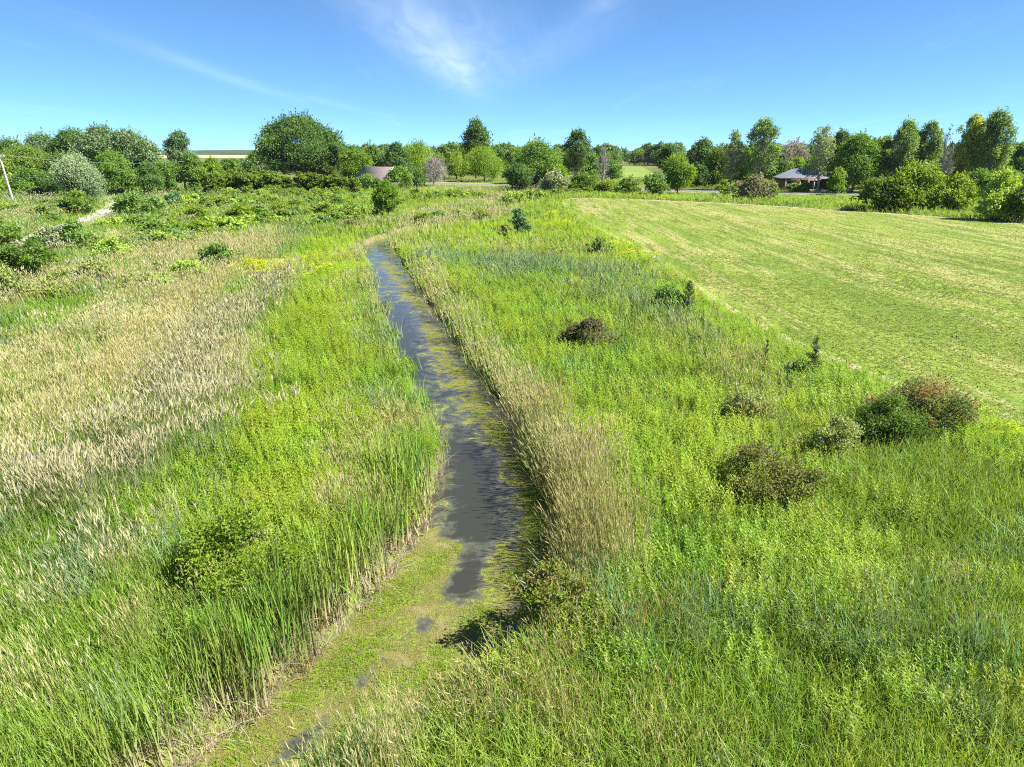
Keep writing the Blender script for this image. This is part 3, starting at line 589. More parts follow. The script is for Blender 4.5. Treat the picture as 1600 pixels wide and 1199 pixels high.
def sheet(name, pts, z, mat, label, cat='field'):
    """a flat polygon laid on the ground"""
    me = bpy.data.meshes.new(name); me.from_pydata([(x, y, z) for x, y in pts], [], [list(range(len(pts)))]); me.update()
    if me.polygons[0].normal.z < 0: me.flip_normals()
    return tag(obj(name, me, mat), label, cat, kind='structure')
def ribbon(name, pts, half, z, mat, label=None, cat=None, off=0.0, parent=None, n=8, dash=None):
    P = np.array(pts); k = np.arange(len(P)); q = np.linspace(0, len(P) - 1, (len(P) - 1) * n + 1)
    X = np.interp(q, k, P[:, 0]); Y = np.interp(q, k, P[:, 1])
    w = np.hanning(2 * n + 1); w /= w.sum()
    for A in (X, Y):
        Ap = np.concatenate([2 * A[0] - A[n:0:-1], A, 2 * A[-1] - A[-2:-n - 2:-1]]); A[:] = np.convolve(Ap, w, 'valid')
    T = np.stack([np.gradient(X), np.gradient(Y)], 1); T /= np.linalg.norm(T, axis=1)[:, None]
    N = np.stack([-T[:, 1], T[:, 0]], 1)
    C = np.stack([X, Y], 1) + N * off
    V = np.concatenate([np.c_[C + N * half, np.full(len(C), z)], np.c_[C - N * half, np.full(len(C), z)]])
    m = len(C); i = np.arange(m - 1)
    if dash: i = i[i % dash < dash / 2]
    o = obj(name, make_mesh(name, V, np.stack([i + m, i + m + 1, i + 1, i], 1)), mat, parent)
    return tag(o, label, cat, kind='structure') if label else o
sheet('mown_field', FIELD, .012, FIELD_M, 'wide mown yellow-green hay field on the right')
ribbon('field_margin', FIELD_EDGE, .24, .018, MARGIN_M, 'pale dry cut strip along the left edge of the mown field', 'path', off=.75)
ribbon('field_headland', FIELD_TOP[1:], .8, .020, MARGIN_M, 'pale dry strip along the far edge of the mown field', 'path', off=.9)
ribbon('road_shoulder', ROAD, 5.4, .03, SHOULDER, 'pale gravel shoulder along the country road', 'shoulder')
road = ribbon('road', ROAD, 3.6, .05, ASPHALT, 'grey asphalt country road crossing behind the meadow', 'road')
ribbon('edge_line', ROAD, .08, .056, PAINT_W, parent=road, off=3.2); ribbon('edge_line', ROAD, .08, .056, PAINT_W, parent=road, off=-3.2)
ribbon('centre_line', ROAD, .08, .056, PAINT_Y, parent=road)
ribbon('gravel_track', TRACK, 1.3, .03, GRAVEL, 'pale gravel track winding between the shrubs on the left', 'track')
sheet('driveway', [(68.5, 147.5), (72.5, 147), (73.5, 156), (69.5, 156.3)], .06, GRAVEL, 'short pale driveway in front of the slate roofed house', 'driveway')
sheet('far_pasture', [(38, 240), (50, 238), (76, 420), (52, 430)], .05, FAR_GREEN, 'green pasture glimpsed between the trees beyond the road')
sheet('far_stubble_field', [(-1300, 1020), (-250, 1000), (-300, 2100), (-2400, 2100)], .3, FAR_PALE, 'pale yellow field far off in the gap left of the great tree')
# distant wooded ridge
hx = np.arange(-5200, 5201, 14.0); hy = np.array([2150, 2200, 2280, 2400, 2600, 2900, 3300.0])
HX, HY = np.meshgrid(hx, hy)
prof = np.array([0.0, 4, 6, 8, 10, 12, 8])[:, None]
HZ = prof * (1.0 + .9 * (fbm(HX, HY, 900, 2) - .5) + .25 * np.exp(-((HX + 60) / 500) ** 2)) + np.where(prof > 0, 5.5 * (fbm(HX, HY, 30, 6, 2) - .3), 0)
n_y, n_x = HX.shape
ii = (np.arange(n_y - 1)[:, None] * n_x + np.arange(n_x - 1)[None, :]).ravel()
tag(obj('distant_hills', make_mesh('distant_hills', np.stack([HX.ravel(), HY.ravel(), HZ.ravel()], 1), np.stack([ii, ii + 1, ii + n_x + 1, ii + n_x], 1)), HILL_M),
    'low wooded ridge along the horizon', 'hills', kind='structure')

# ------------------------------------------------------------------ water
m, n, l = new_mat('stream_water')
at = n.new('ShaderNodeAttribute'); at.attribute_name = 'algae'
tc = n.new('ShaderNodeTexCoord')
def tnoise(scale, detail=5, rough=.6, dist=0.0, vec=None):
    t = n.new('ShaderNodeTexNoise'); t.inputs['Scale'].default_value = scale; t.inputs['Detail'].default_value = detail; t.inputs['Roughness'].default_value = rough; t.inputs['Distortion'].default_value = dist
    l.new(vec or tc.outputs['Object'], t.inputs['Vector']); return t.outputs[0]
def mth(op, a, b=None):
    t = n.new('ShaderNodeMath'); t.operation = op
    for i, v in enumerate((a, b)):
        if v is None: continue
        if isinstance(v, (int, float)): t.inputs[i].default_value = v
        else: l.new(v, t.inputs[i])
    return t.outputs[0]
def sstep(v, a, b):
    t = n.new('ShaderNodeMapRange'); t.interpolation_type = 'SMOOTHSTEP'; t.inputs[1].default_value = a; t.inputs[2].default_value = b; l.new(v, t.inputs[0]); return t.outputs[0]
def mixc_(f, a, b):
    t = n.new('ShaderNodeMix'); t.data_type = 'RGBA'
    if isinstance(f, float): t.inputs[0].default_value = f
    else: l.new(f, t.inputs[0])
    for i, v in ((6, a), (7, b)):
        if isinstance(v, tuple): t.inputs[i].default_value = (*v, 1)
        else: l.new(v, t.inputs[i])
    return t.outputs[2]
nA = tnoise(1.7, 7, .62, .8); nB = tnoise(14, 4, .6); nC = tnoise(45, 3, .6); nD = tnoise(.9, 6, .65, 1.5)
amt = mth('ADD', at.outputs['Fac'], mth('MULTIPLY', mth('SUBTRACT', nA, .5), 2.3))
amt = mth('ADD', amt, mth('MULTIPLY', mth('SUBTRACT', nB, .5), .55))
mat_mask = sstep(amt, .42, .62)
film = mth('MULTIPLY', sstep(mth('ADD', amt, mth('MULTIPLY', nD, .5)), .25, .8), .45)
alg = mixc_(sstep(nC, .42, .6), (.080,.082,.018), (.205,.205,.042))
alg = mixc_(mth('MULTIPLY', sstep(nD, .5, .68), .8), alg, (.24,.205,.09))
alg = mixc_(mth('MULTIPLY', sstep(nB, .48, .62), sstep(nA, .5, .62)), alg, (.190,.275,.020))
alg = mixc_(mth('MULTIPLY', sstep(nC, .58, .7), .6), alg, (.055,.055,.018))
wat = n.new('ShaderNodeBsdfPrincipled'); wat.inputs['Roughness'].default_value = .06; wat.inputs['IOR'].default_value = 1.45; wat.inputs['Specular IOR Level'].default_value = .5
wcol = mixc_(film, (.036,.037,.027), (.16,.165,.115)); l.new(wcol, wat.inputs['Base Color'])
l.new(mth('ADD', mth('MULTIPLY', film, .35), .05), wat.inputs['Roughness'])
bw = n.new('ShaderNodeBump'); bw.inputs['Strength'].default_value = .035; bw.inputs['Distance'].default_value = .02; l.new(tnoise(7, 3, .5), bw.inputs['Height']); l.new(bw.outputs[0], wat.inputs['Normal'])
alb = n.new('ShaderNodeBsdfPrincipled'); alb.inputs['Roughness'].default_value = .75; alb.inputs['Specular IOR Level'].default_value = .3; l.new(alg, alb.inputs['Base Color'])
ba = n.new('ShaderNodeBump'); ba.inputs['Strength'].default_value = .9; ba.inputs['Distance'].default_value = .03; l.new(mth('ADD', nC, nB), ba.inputs['Height']); l.new(ba.outputs[0], alb.inputs['Normal'])
ms = n.new('ShaderNodeMixShader'); l.new(mat_mask, ms.inputs[0]); l.new(wat.outputs[0], ms.inputs[1]); l.new(alb.outputs[0], ms.inputs[2])
ou = n.new('ShaderNodeOutputMaterial'); l.new(ms.outputs[0], ou.inputs[0])
WATER = m
tt = np.linspace(-.22, 1.22, 30)
WX = SD[:, None, 0] + (SD[:, None, 2] - SD[:, None, 0]) * tt; WY = SD[:, None, 1] + (SD[:, None, 3] - SD[:, None, 1]) * tt
def algae_at(x, y):
    v = .28 + .22 * np.clip((14.2 - y) / 1.5, 0, 1)
    for a, r, pts in ALGAE:
        d, _ = dist_poly(x, y, pts); v += a * np.exp(-(d / r) ** 2) * (.55 if a > 0 else .6)
    return v
n_y, n_x = WX.shape
ii = (np.arange(n_y - 1)[:, None] * n_x + np.arange(n_x - 1)[None, :]).ravel()
tag(obj('stream_water', make_mesh('stream_water', np.stack([WX.ravel(), WY.ravel(), np.full(WX.size, -.45)], 1), np.stack([ii, ii + 1, ii + n_x + 1, ii + n_x], 1), vert_attr={'algae': algae_at(WX, WY).ravel()}), WATER),
    'narrow murky stream with floating algae mats and open dark water', 'stream', kind='structure')

# ------------------------------------------------------------------ houses
def B(fn, name, mat, parent, smooth=False):
    b = Bag(); fn(b); return obj(name, b.mesh(name, smooth), mat, parent)
def shingle_mat(name, a, b):
    m, n, l = new_mat(name)
    tc = n.new('ShaderNodeTexCoord'); br = n.new('ShaderNodeTexBrick'); br.inputs['Scale'].default_value = 1.0
    br.inputs['Brick Width'].default_value = .33; br.inputs['Row Height'].default_value = .14; br.inputs['Mortar Size'].default_value = .008
    br.inputs['Color1'].default_value = (*a, 1); br.inputs['Color2'].default_value = (*b, 1); br.inputs['Mortar'].default_value = (a[0] * .5, a[1] * .5, a[2] * .5, 1)
    l.new(tc.outputs['Object'], br.inputs['Vector'])
    p = n.new('ShaderNodeBsdfPrincipled'); p.inputs['Roughness'].default_value = .7; l.new(br.outputs[0], p.inputs['Base Color'])
    o = n.new('ShaderNodeOutputMaterial'); l.new(p.outputs[0], o.inputs[0]); return m
SLATE = shingle_mat('slate_shingle', (.13,.145,.175), (.18,.195,.23)); BROWNROOF = shingle_mat('brown_shingle', (.26,.20,.18), (.34,.27,.25))
BRICK = shingle_mat('brown_brick', (.19,.095,.06), (.26,.14,.09)); SIDING = plain_mat('dark_siding', (.10,.085,.07), (.15,.125,.10), 2, stretch=(.2,.2,6))
TRIM = plain_mat('white_trim', (.62,.62,.6), (.74,.74,.72), 3, bump=0); CONC = plain_mat('pale_concrete', (.42,.39,.34), (.52,.49,.44), 3)
WOODM = plain_mat('stained_wood', (.14,.065,.03), (.22,.11,.05), 4, stretch=(1,1,8)); METAL = plain_mat('zinc', (.55,.56,.58), (.66,.67,.7), 5, rough=.35, bump=0, spec=.6)
m, n, l = new_mat('window_glass'); p = n.new('ShaderNodeBsdfPrincipled'); p.inputs['Base Color'].default_value = (.02,.025,.03,1); p.inputs['Roughness'].default_value = .05
o_ = n.new('ShaderNodeOutputMaterial'); l.new(p.outputs[0], o_.inputs[0]); GLASS = m
def hip(b, x0, y0, x1, y1, z0, z1, inset, th=.16):
    """hipped roof on a rectangle, ridge along the longer side"""
    if x1 - x0 >= y1 - y0: r = [(x0 + inset, (y0 + y1) / 2, z1), (x1 - inset, (y0 + y1) / 2, z1)]; q = [(0,1,5,4),(2,3,4,5)]; t = [(1,2,5),(3,0,4)]
    else: r = [((x0 + x1) / 2, y0 + inset, z1), ((x0 + x1) / 2, y1 - inset, z1)]; q = [(1,2,5,4),(3,0,4,5)]; t = [(0,1,4),(2,3,5)]
    b.add([(x0,y0,z0),(x1,y0,z0),(x1,y1,z0),(x0,y1,z0)] + r, q, t)
    b.box(x0 + .01, y0 + .01, z0 - th, x1 - .01, y1 - .01, z0 - .004)
def window(parent, x0, z0, x1, z1, y, bars=1):
    f = B(lambda b: (b.box(x0 - .09, y - .07, z0 - .09, x0, y + .02, z1 + .09), b.box(x1, y - .07, z0 - .09, x1 + .09, y + .02, z1 + .09), b.box(x0, y - .07, z1, x1, y + .02, z1 + .09),
                     [b.box(x0 + (x1 - x0) * k / (bars + 1) - .03, y - .06, z0, x0 + (x1 - x0) * k / (bars + 1) + .03, y + .01, z1) for k in range(1, bars + 1)]), 'window', TRIM, parent)
    B(lambda b: b.box(x0, y - .02, z0, x1, y + .012, z1), 'pane', GLASS, f); B(lambda b: b.box(x0 - .12, y - .14, z0 - .18, x1 + .12, y - .0, z0 - .093), 'sill', CONC, f)
h = obj('slate_roofed_house', None, loc=(66.5, 160.0, 0), rz=math.radians(-9))
tag(h, 'low bungalow with a blue-grey slate hipped roof behind the road', 'house')
B(lambda b: (b.box(-6, -3.6, 0, 3.2, 3.6, 2.45), b.box(3.2, -5.4, 0, 7.2, 3.2, 2.43)), 'wall', BRICK, h)
rf = B(lambda b: (hip(b, -6.8, -4.5, 4.6, 4.3, 2.6, 4.55, 3.4), hip(b, 2.7, -6.0, 7.9, 4.0, 2.58, 4.2, 2.4)), 'roof', SLATE, h)
B(lambda b: (b.box(-2.0, -1.5, 3.5, -1.5, -1.0, 4.3), b.box(-2.06, -1.56, 4.3, -1.44, -.94, 4.38)), 'chimney', CONC, rf)
B(lambda b: (b.tube([(.9, -1.9, 3.4), (.9, -1.9, 4.35)], [.13, .13]), b.tube([(.9, -1.9, 4.36), (.9, -1.9, 4.5)], [.22, .05])), 'vent_pipe', METAL, rf)
B(lambda b: (b.box(-6.8, -4.56, 2.42, 2.6, -4.5, 2.58), b.box(2.66, -6.07, 2.40, 7.94, -6.0, 2.56)), 'fascia', WOODM, rf)
for xx in (-5.6, -2.6, .4): B(lambda b: b.box(xx - .09, -4.35, .22, xx + .09, -4.17, 2.44), 'porch_post', TRIM, h)
B(lambda b: b.box(-6, -4.5, .01, 3.1, -3.605, .22), 'porch_floor', CONC, h)
window(h, -5.2, .9, -3.4, 2.05, -3.61); window(h, -.4, .9, 1.6, 2.05, -3.61, 2); window(h, 4.1, .95, 6.3, 2.05, -5.41, 2)
d = B(lambda b: b.box(-2.3, -3.66, .22, -1.4, -3.60, 2.25), 'door', WOODM, h); B(lambda b: b.tube([(-1.55, -3.74, 1.15), (-1.5, -3.67, 1.15)], [.04, .03]), 'handle', METAL, d)
for k in range(3): B(lambda b: b.box(1.6 + .02 * k, -6.2 + k * .45, .01, 3.15, -5.75 + k * .45, .16 + k * .16), 'step', CONC, h)
B(lambda b: (b.box(2.9, -7.6, .01, 7.4, -7.35, .75),), 'retaining_wall', CONC, h)

h = obj('brown_roofed_house', None, loc=(-31.0, 166.0, 0), rz=math.radians(-38)); h.scale = (.92, .95, .98)
tag(h, 'house with a faded brown gable roof half hidden by trees', 'house')
B(lambda b: (b.box(-5, -3.4, 0, 5, 3.4, 2.2), b.add([(5, -3.4, 2.2), (5, 3.4, 2.2), (5, 0, 4.6), (-5, -3.4, 2.2), (-5, 3.4, 2.2), (-5, 0, 4.6)], T=[(0,1,2), (4,3,5)])), 'wall', SIDING, h)
rf = B(lambda b: (b.add([(-5.6,-4.1,1.85),(5.6,-4.1,1.85),(5.6,0,4.95),(-5.6,0,4.95),(-5.6,-4.1,1.70),(5.6,-4.1,1.70),(5.6,0,4.80),(-5.6,0,4.80)], [(0,1,2,3),(7,6,5,4),(0,4,5,1),(1,5,6,2),(3,7,4,0)]),
                  b.add([(-5.6,4.1,1.85),(5.6,4.1,1.85),(5.6,0.003,4.95),(-5.6,0.003,4.95),(-5.6,4.1,1.70),(5.6,4.1,1.70),(5.6,0.003,4.80),(-5.6,0.003,4.80)], [(3,2,1,0),(4,5,6,7),(1,5,4,0),(2,6,5,1),(0,4,7,3)])), 'roof', BROWNROOF, h)
B(lambda b: (b.add([(5.6,-4.14,1.62),(5.68,-4.14,1.62),(5.68,0,4.74),(5.6,0,4.74),(5.6,-4.14,1.84),(5.68,-4.14,1.84),(5.68,0,4.96),(5.6,0,4.96)], [(0,3,2,1),(4,5,6,7),(0,1,5,4),(1,2,6,5),(2,3,7,6),(3,0,4,7)])), 'barge_board', TRIM, rf)
window(h, -3, .7, -1.4, 1.65, -3.41); window(h, 1.2, .7, 2.8, 1.65, -3.41)

# ------------------------------------------------------------------ utility pole
POLEM = plain_mat('weathered_pole', (.36,.34,.30), (.52,.50,.46), 3, stretch=(6,6,.6))
px_, py_ = POLE[0]
pole = obj('utility_pole', None, loc=(px_, py_, 0)); tag(pole, 'leaning pale grey wooden utility pole at the left edge', 'pole')
topv = np.array([-.62, 0, POLE[1][1]])
B(lambda b: b.tube([topv * t for t in (-.02, .3, .65, 1)], [.19, .175, .155, .13], 8), 'shaft', POLEM, pole, True)
B(lambda b: b.box(topv[0] - .9, -.16, topv[2] - .70, topv[0] + .95, -.05, topv[2] - .57), 'crossarm', POLEM, pole)
for k in (-.8, 0.1, .85): B(lambda b: b.tube([(topv[0] + k, -.1, topv[2] - .57), (topv[0] + k, -.1, topv[2] - .45), (topv[0] + k, -.1, topv[2] - .39)], [.04, .07, .03], 6), 'insulator', METAL, pole)
def wire(name, a, c, sag, label):
    q = np.linspace(0, 1, 24)[:, None]; P = np.array(a) * (1 - q) + np.array(c) * q; P[:, 2] -= sag * 4 * q[:, 0] * (1 - q[:, 0])
    b = Bag(); b.tube(P, np.full(24, .009), 4); tag(obj(name, b.mesh(name), METAL), label, 'wire')
wire('overhead_wire', (px_ + topv[0] + .85, py_ - .1, POLE[1][1] - .39), (-62, 136, 6.4), .8, 'thin overhead wire running right from the utility pole into the trees')
wire('overhead_wire', (px_ + topv[0] - .8, py_ - .1, POLE[1][1] - .39), (-150, 108, 8.0), 1.0, 'thin overhead wire leaving the utility pole to the left')

# ------------------------------------------------------------------ trees
def unit(v): return v / (np.linalg.norm(v, axis=-1, keepdims=True) + 1e-9)
def leaf_quads(C, D, N, L, Wd):
    """rhombic leaves: centres, long axes, normals, lengths, widths"""
    D = unit(D); S = unit(np.cross(D, N)); up = np.cross(S, D)
    L = L[:, None]; Wd = Wd[:, None]
    V = np.stack([C - D * L * .5, C + S * Wd * .5 - D * L * .08 + up * Wd * .10, C + D * L * .5, C - S * Wd * .5 - D * L * .08 + up * Wd * .10], 1).reshape(-1, 3)
    return V, np.arange(len(V)).reshape(-1, 4)
def profile(kind, t):
    """crown half-width against height, 0..1"""
    if kind == 'cone': return np.clip(1 - t, 0, 1) ** .8 * .96 + .04
    if kind == 'pop': return np.where(t < .5, .62 + .38 * np.sin(np.clip(t / .5, 0, 1) * 1.57), np.sqrt(np.clip(1 - ((t - .5) / .52) ** 2, .02, 1)))
    if kind == 'pointed': return np.where(t < .35, .7 + .3 * t / .35, np.clip(1 - ((t - .35) / .68) ** 1.5, .06, 1))
    return np.where(t < .42, .78 + .22 * np.sin(np.clip(t / .42, 0, 1) * 1.57), np.sqrt(np.clip(1 - ((t - .42) / .6) ** 2, .02, 1)))
def plant_meshes(name, seed, H, Wd, cb, kind='dome', leaf=.4, cover=2.0, twigs=0, clump=.21, nclump=None, depth=1.0, limb=1.0, droop=False, wind=None, lw=.62, trunks=1, shag=.16, zs=.82, shoots=3):
    r = rng_of(seed); hc = H * (1 - cb); z0 = H * cb; rx = Wd / 2
    nclump = nclump or int(np.clip(16 + Wd * hc * .22, 16, 64))
    rc = clump * min(Wd, hc * 1.25)
    t = r.beta(1.25, 1.0, nclump) if kind != 'cone' else np.linspace(0, 1, nclump) ** 1.1
    t = np.sort(t); ang = r.uniform(0, 6.283, nclump) + np.arange(nclump) * 2.4
    rr = profile(kind, t) * rx
    rcs = rc * r.uniform(.55, 1.35, nclump)
    if kind in ('cone', 'pointed'): rcs *= np.clip(.45 + .65 * (1 - t), .3, 1)
    rho = np.clip(rr - rcs * .8, rx * .02, None) * np.sqrt(r.uniform(.25, 1, nclump))
    lop = 1 + .16 * np.sin(ang * 2 + r.uniform(0, 6)) + .12 * np.sin(ang * 3 + t * 7 + r.uniform(0, 6))
    CC = np.stack([np.cos(ang) * rho * lop, np.sin(ang) * rho * depth * lop, z0 + rcs * .6 + t * (hc - rcs * 1.5)], 1)
    CC[-1] = (r.uniform(-.15, .15) * rx, 0, H - rcs[-1] * .85)
    CC[:, 2] = np.clip(CC[:, 2], rcs * .35, None)
    if trunks == 0:
        CC[:, 2] *= np.clip(.92 + .20 * np.sin(ang * 1.0 + seed) + r.normal(0, .12, nclump), .55, 1.12); CC[:, :2] *= r.uniform(.8, 1.25, (nclump, 1))
    # limbs
    b = Bag()
    rt = max(.011 * H * limb * (1.0 if H > 3 else .9), .012)
    if wind is None: lean = np.array([r.uniform(-.05, .05), r.uniform(-.05, .05)]) * H
    else: lean = np.array([-.08 * H, 0])
    def axis_pt(z): q = np.clip(z / H, 0, 1); return np.stack([lean[0] * q ** 1.5, lean[1] * q ** 1.5, z], -1)
    if trunks == 1:
        zt = np.linspace(-.12, H * .86, 8); P = axis_pt(zt); P[1:, :2] += r.normal(0, .012 * H, (7, 2))
        b.tube(P, rt * np.array([1.45, 1.1, .95, .8, .62, .45, .3, .12]) * 1.35, 7)
    for k in range(nclump):
        c = CC[k]
        if trunks == 1:
            za = np.clip(c[2] * r.uniform(.35, .72), z0 * .6 + .05 * H, H * .8); a = axis_pt(np.array(za))
        else:
            th = r.uniform(0, 6.28); a = np.array([math.cos(th), math.sin(th) * depth, 0]) * rx * r.uniform(.02, .22); a[2] = -.08
        mid = a * .45 + c * .55 + np.array([0, 0, .10 * np.linalg.norm(c - a)]); mid += r.normal(0, .05 * np.linalg.norm(c - a), 3)
        rb = rt * (.32 + .35 * r.random()) * (1 - .45 * t[k])
        P = np.stack([a, a * .62 + mid * .38 + [0, 0, .02 * H], mid, mid * .45 + c * .55, c])
        b.tube(P, rb * np.array([1, .85, .6, .4, .16]), 5)
        for j in range(twigs):
            d = unit(r.normal(0, 1, 3) * [1, 1, .8] + unit(c - axis_pt(np.array(c[2] * .6))) * .7 + [0, 0, (-.9 if droop else .75)])
            s_ = (mid * .5 + c * .5) if j % 2 else c
            s_ = s_ + r.normal(0, .12, 3) * rcs[k]
            e = s_ + d * rcs[k] * r.uniform(.7, 1.5)
            kink = (s_ + e) / 2 + r.normal(0, .08, 3) * rcs[k] + ([0, 0, .25 * rcs[k]] if droop else [0, 0, 0])
            b.tube([s_, kink, e], [max(rb * .34, .024 * limb), max(rb * .24, .019 * limb), .010 * limb], 3, cap=False)
    wood = b.mesh(name + '_wood', True)
    # leaves
    if cover <= 0: return wood, None
    la = leaf * leaf * lw * .5
    total = cover * math.pi * Wd * hc * (.5 + .5 * depth) / la
    share = rcs ** 2 / (rcs ** 2).sum()
    Cs, Ds, Ns, Ts = [], [], [], []
    for k in range(nclump):
        nl = max(int(total * share[k]), 6)
        d = unit(r.normal(0, 1, (nl, 3))); low = d[:, 2] < -.35; d[low, 2] *= -1
        lump = 1 + shag * np.sin(d[:, 0] * 5 + k) * np.sin(d[:, 1] * 5 + 2 * k) + shag * r.normal(0, 1, nl)
        rad = rcs[k] * (r.uniform(.35, 1.05, nl) ** .55) * lump
        p = CC[k] + d * rad[:, None] * [1, 1, zs]
        tw = np.full(nl, r.uniform(.12, .8))
        if wind is not None:
            sh = r.uniform(-.5, 1.3, nl) * rcs[k]; p = p + np.array(wind) * sh[:, None]; D = np.array(wind) + r.normal(0, .35, (nl, 3)); tw = tw * .5 + .5 * np.clip(sh / rcs[k], 0, 1)
            N = unit(np.array([.5, -.3, .8]) + r.normal(0, .5, (nl, 3)))
        elif droop:
            q = np.clip(p[:, 2] / H, 0, 1); fall = r.uniform(0, .42, nl) * H * q; p[:, 2] -= fall; p[:, :2] *= (1 + .10 * (fall / H))[:, None]
            D = np.stack([r.normal(0, .14, nl), r.normal(0, .14, nl), np.full(nl, -1.0)], 1); N = unit(np.stack([d[:, 0], d[:, 1], np.full(nl, .35)], 1) + r.normal(0, .4, (nl, 3)))
        else:
            D = r.normal(0, 1, (nl, 3)) + [0, 0, -.25]; N = unit(d * .7 + [0, 0, .25] + r.normal(0, .55, (nl, 3)))
            if kind == 'cone': D = d * .8 + [0, 0, .9] + r.normal(0, .3, (nl, 3))
        p[:, 2] = np.maximum(p[:, 2], .02)
        Cs.append(p); Ds.append(D); Ns.append(N); Ts.append(np.clip(tw + r.normal(0, .17, nl), 0, 1))
    if shoots and wind is None and not droop:                # leafy shoots that break the outline
        for k in range(nclump):
            for j in range(shoots):
                d = unit(r.normal(0, 1, 3) + unit(CC[k] - np.array([0, 0, H * .35])) * .8); a0 = CC[k] + d * rcs[k] * .75 * [1, 1, zs]
                e = unit(d + [0, 0, .75]); L_ = rcs[k] * r.uniform(.35, .85); m_ = int(np.clip(L_ / leaf * 4, 4, 26))
                q = r.random(m_)[:, None]; Cs.append(a0 + e * L_ * q + r.normal(0, leaf * .42, (m_, 3)) * (1.1 - q)); Ds.append(e + r.normal(0, .6, (m_, 3))); Ns.append(unit(r.normal(0, .6, (m_, 3)) + [0, 0, .7]))
                Ts.append(np.clip(r.uniform(.35, .9) + r.normal(0, .15, m_), 0, 1))
    C = np.vstack(Cs); C[:, 2] = np.maximum(C[:, 2], .02); nl = len(C)
    V, Q = leaf_quads(C, np.vstack(Ds), np.vstack(Ns), leaf * r.uniform(.6, 1.35, nl), leaf * lw * r.uniform(.6, 1.35, nl))
    return wood, make_mesh(name + '_leaves', V, Q, face_attr={'tint': np.concatenate(Ts)})
KIND = {
 'dome': dict(), 'great': dict(clump=.16, nclump=110, cover=2.4, shag=.2),
 'pop': dict(kind='pop', clump=.24, zs=1.1), 'willow': dict(droop=True, lw=.36, clump=.22, cover=2.0),
 'wind': dict(wind=(-.62, 0.05, .72), lw=.4, clump=.2), 'sparse': dict(kind='pop', cover=1.1, twigs=6, clump=.13, nclump=60, limb=1.15, zs=1.6, shoots=4),
 'sparsefull': dict(kind='pop', cover=1.8, twigs=4, clump=.14, nclump=74, limb=1.1, zs=1.9, shoots=4),
 'bare': dict(kind='pointed', cover=0, twigs=13, clump=.2, nclump=34, limb=1.25), 'bareleaf': dict(kind='pop', cover=.45, twigs=10, clump=.15, nclump=50, limb=1.2, zs=1.4),
 'deadspread': dict(cover=.12, twigs=20, clump=.24, nclump=44, droop=True, limb=1.2),
}
GREYW = {'sparse', 'sparsefull', 'bare', 'bareleaf', 'deadspread'}
for i, (kind, x, y, H, Wd, cb, pal, label) in enumerate(TREES):
    leaf = .0023 * y * (1.1 if kind == 'great' else 1)
    nm = 'dead_tree' if kind in ('bare', 'deadspread') else ('willow_tree' if kind == 'willow' else 'leafy_tree')
    wood, lv = plant_meshes(nm, 100 + i, H, Wd, cb, leaf=leaf, **KIND[kind])
    root = obj(nm, None, loc=(x, y, 0)); tag(root, label, 'tree')
    bk = BARK_DEAD if kind in ('bare', 'deadspread') else (BARK_GREY if kind in GREYW else BARK)
    obj('trunk', wood, bk, root)
    if lv: obj('crown', lv, LM[pal], root)
# row of saplings: four shapes, each sapling its own object
protos = [plant_meshes('sapling', 300 + k, 3.6, 1.9, .04, kind='pop', leaf=.34, cover=1.9, nclump=18, clump=.3) for k in range(4)]
for i, (x, y, H, Wd) in enumerate(SAPLINGS):
    root = obj('poplar_sapling', None, loc=(x, y, 0), rz=i * 1.7)
    tag(root, 'slender young green sapling in the dense row below the great domed tree', 'sapling', 'saplings in the dense row below the great tree')
    root.scale = (1.35 * Wd / 1.9, 1.35 * Wd / 1.9, 1.12 * H / 3.6)
    wd, lv = protos[i % 4]
    obj('trunk', wd, BARK, root); obj('crown', lv, LM['sapling'], root)
# shrubs
def cedar_meshes(seed, H, Wd, leaf):
    r = rng_of(seed); b = Bag(); b.tube([(0, 0, -.05), (.01 * H, 0, H * .5), (0, .01 * H, H)], [.03 * H, .018 * H, .004], 6)
    Cs, Ds, Ns, Ts = [], [], [], []
    for k in range(64):
        t = r.uniform(.03, .97); a = k * 2.4 + r.uniform(-.4, .4); L = Wd * .5 * (1 - t) ** .85 * r.uniform(.55, 1.25) + .05 * Wd
        d = unit(np.array([math.cos(a), math.sin(a), r.uniform(.35, .9)])); z0 = np.array([0, 0, H * t * .92]); b.tube([z0, z0 + d * L], [.008 * H, .002], 3, cap=False)
        m_ = int(10 + 26 * L / Wd); q = r.uniform(.15, 1.08, m_)[:, None]
        Cs.append(z0 + d * L * q + r.normal(0, .035 * Wd, (m_, 3))); Ds.append(d + r.normal(0, .55, (m_, 3)) + [0, 0, .3]); Ns.append(r.normal(0, .6, (m_, 3)) + [0, 0, .6]); Ts.append(np.clip(.25 + .6 * q[:, 0] + r.normal(0, .2, m_), 0, 1))
    C = np.vstack(Cs); V, Q = leaf_quads(C, np.vstack(Ds), unit(np.vstack(Ns)), leaf * r.uniform(.8, 1.6, len(C)), leaf * .34 * r.uniform(.8, 1.4, len(C)))
    return b.mesh('cedar_wood', True), make_mesh('cedar_leaves', V, Q, face_attr={'tint': np.concatenate(Ts)})
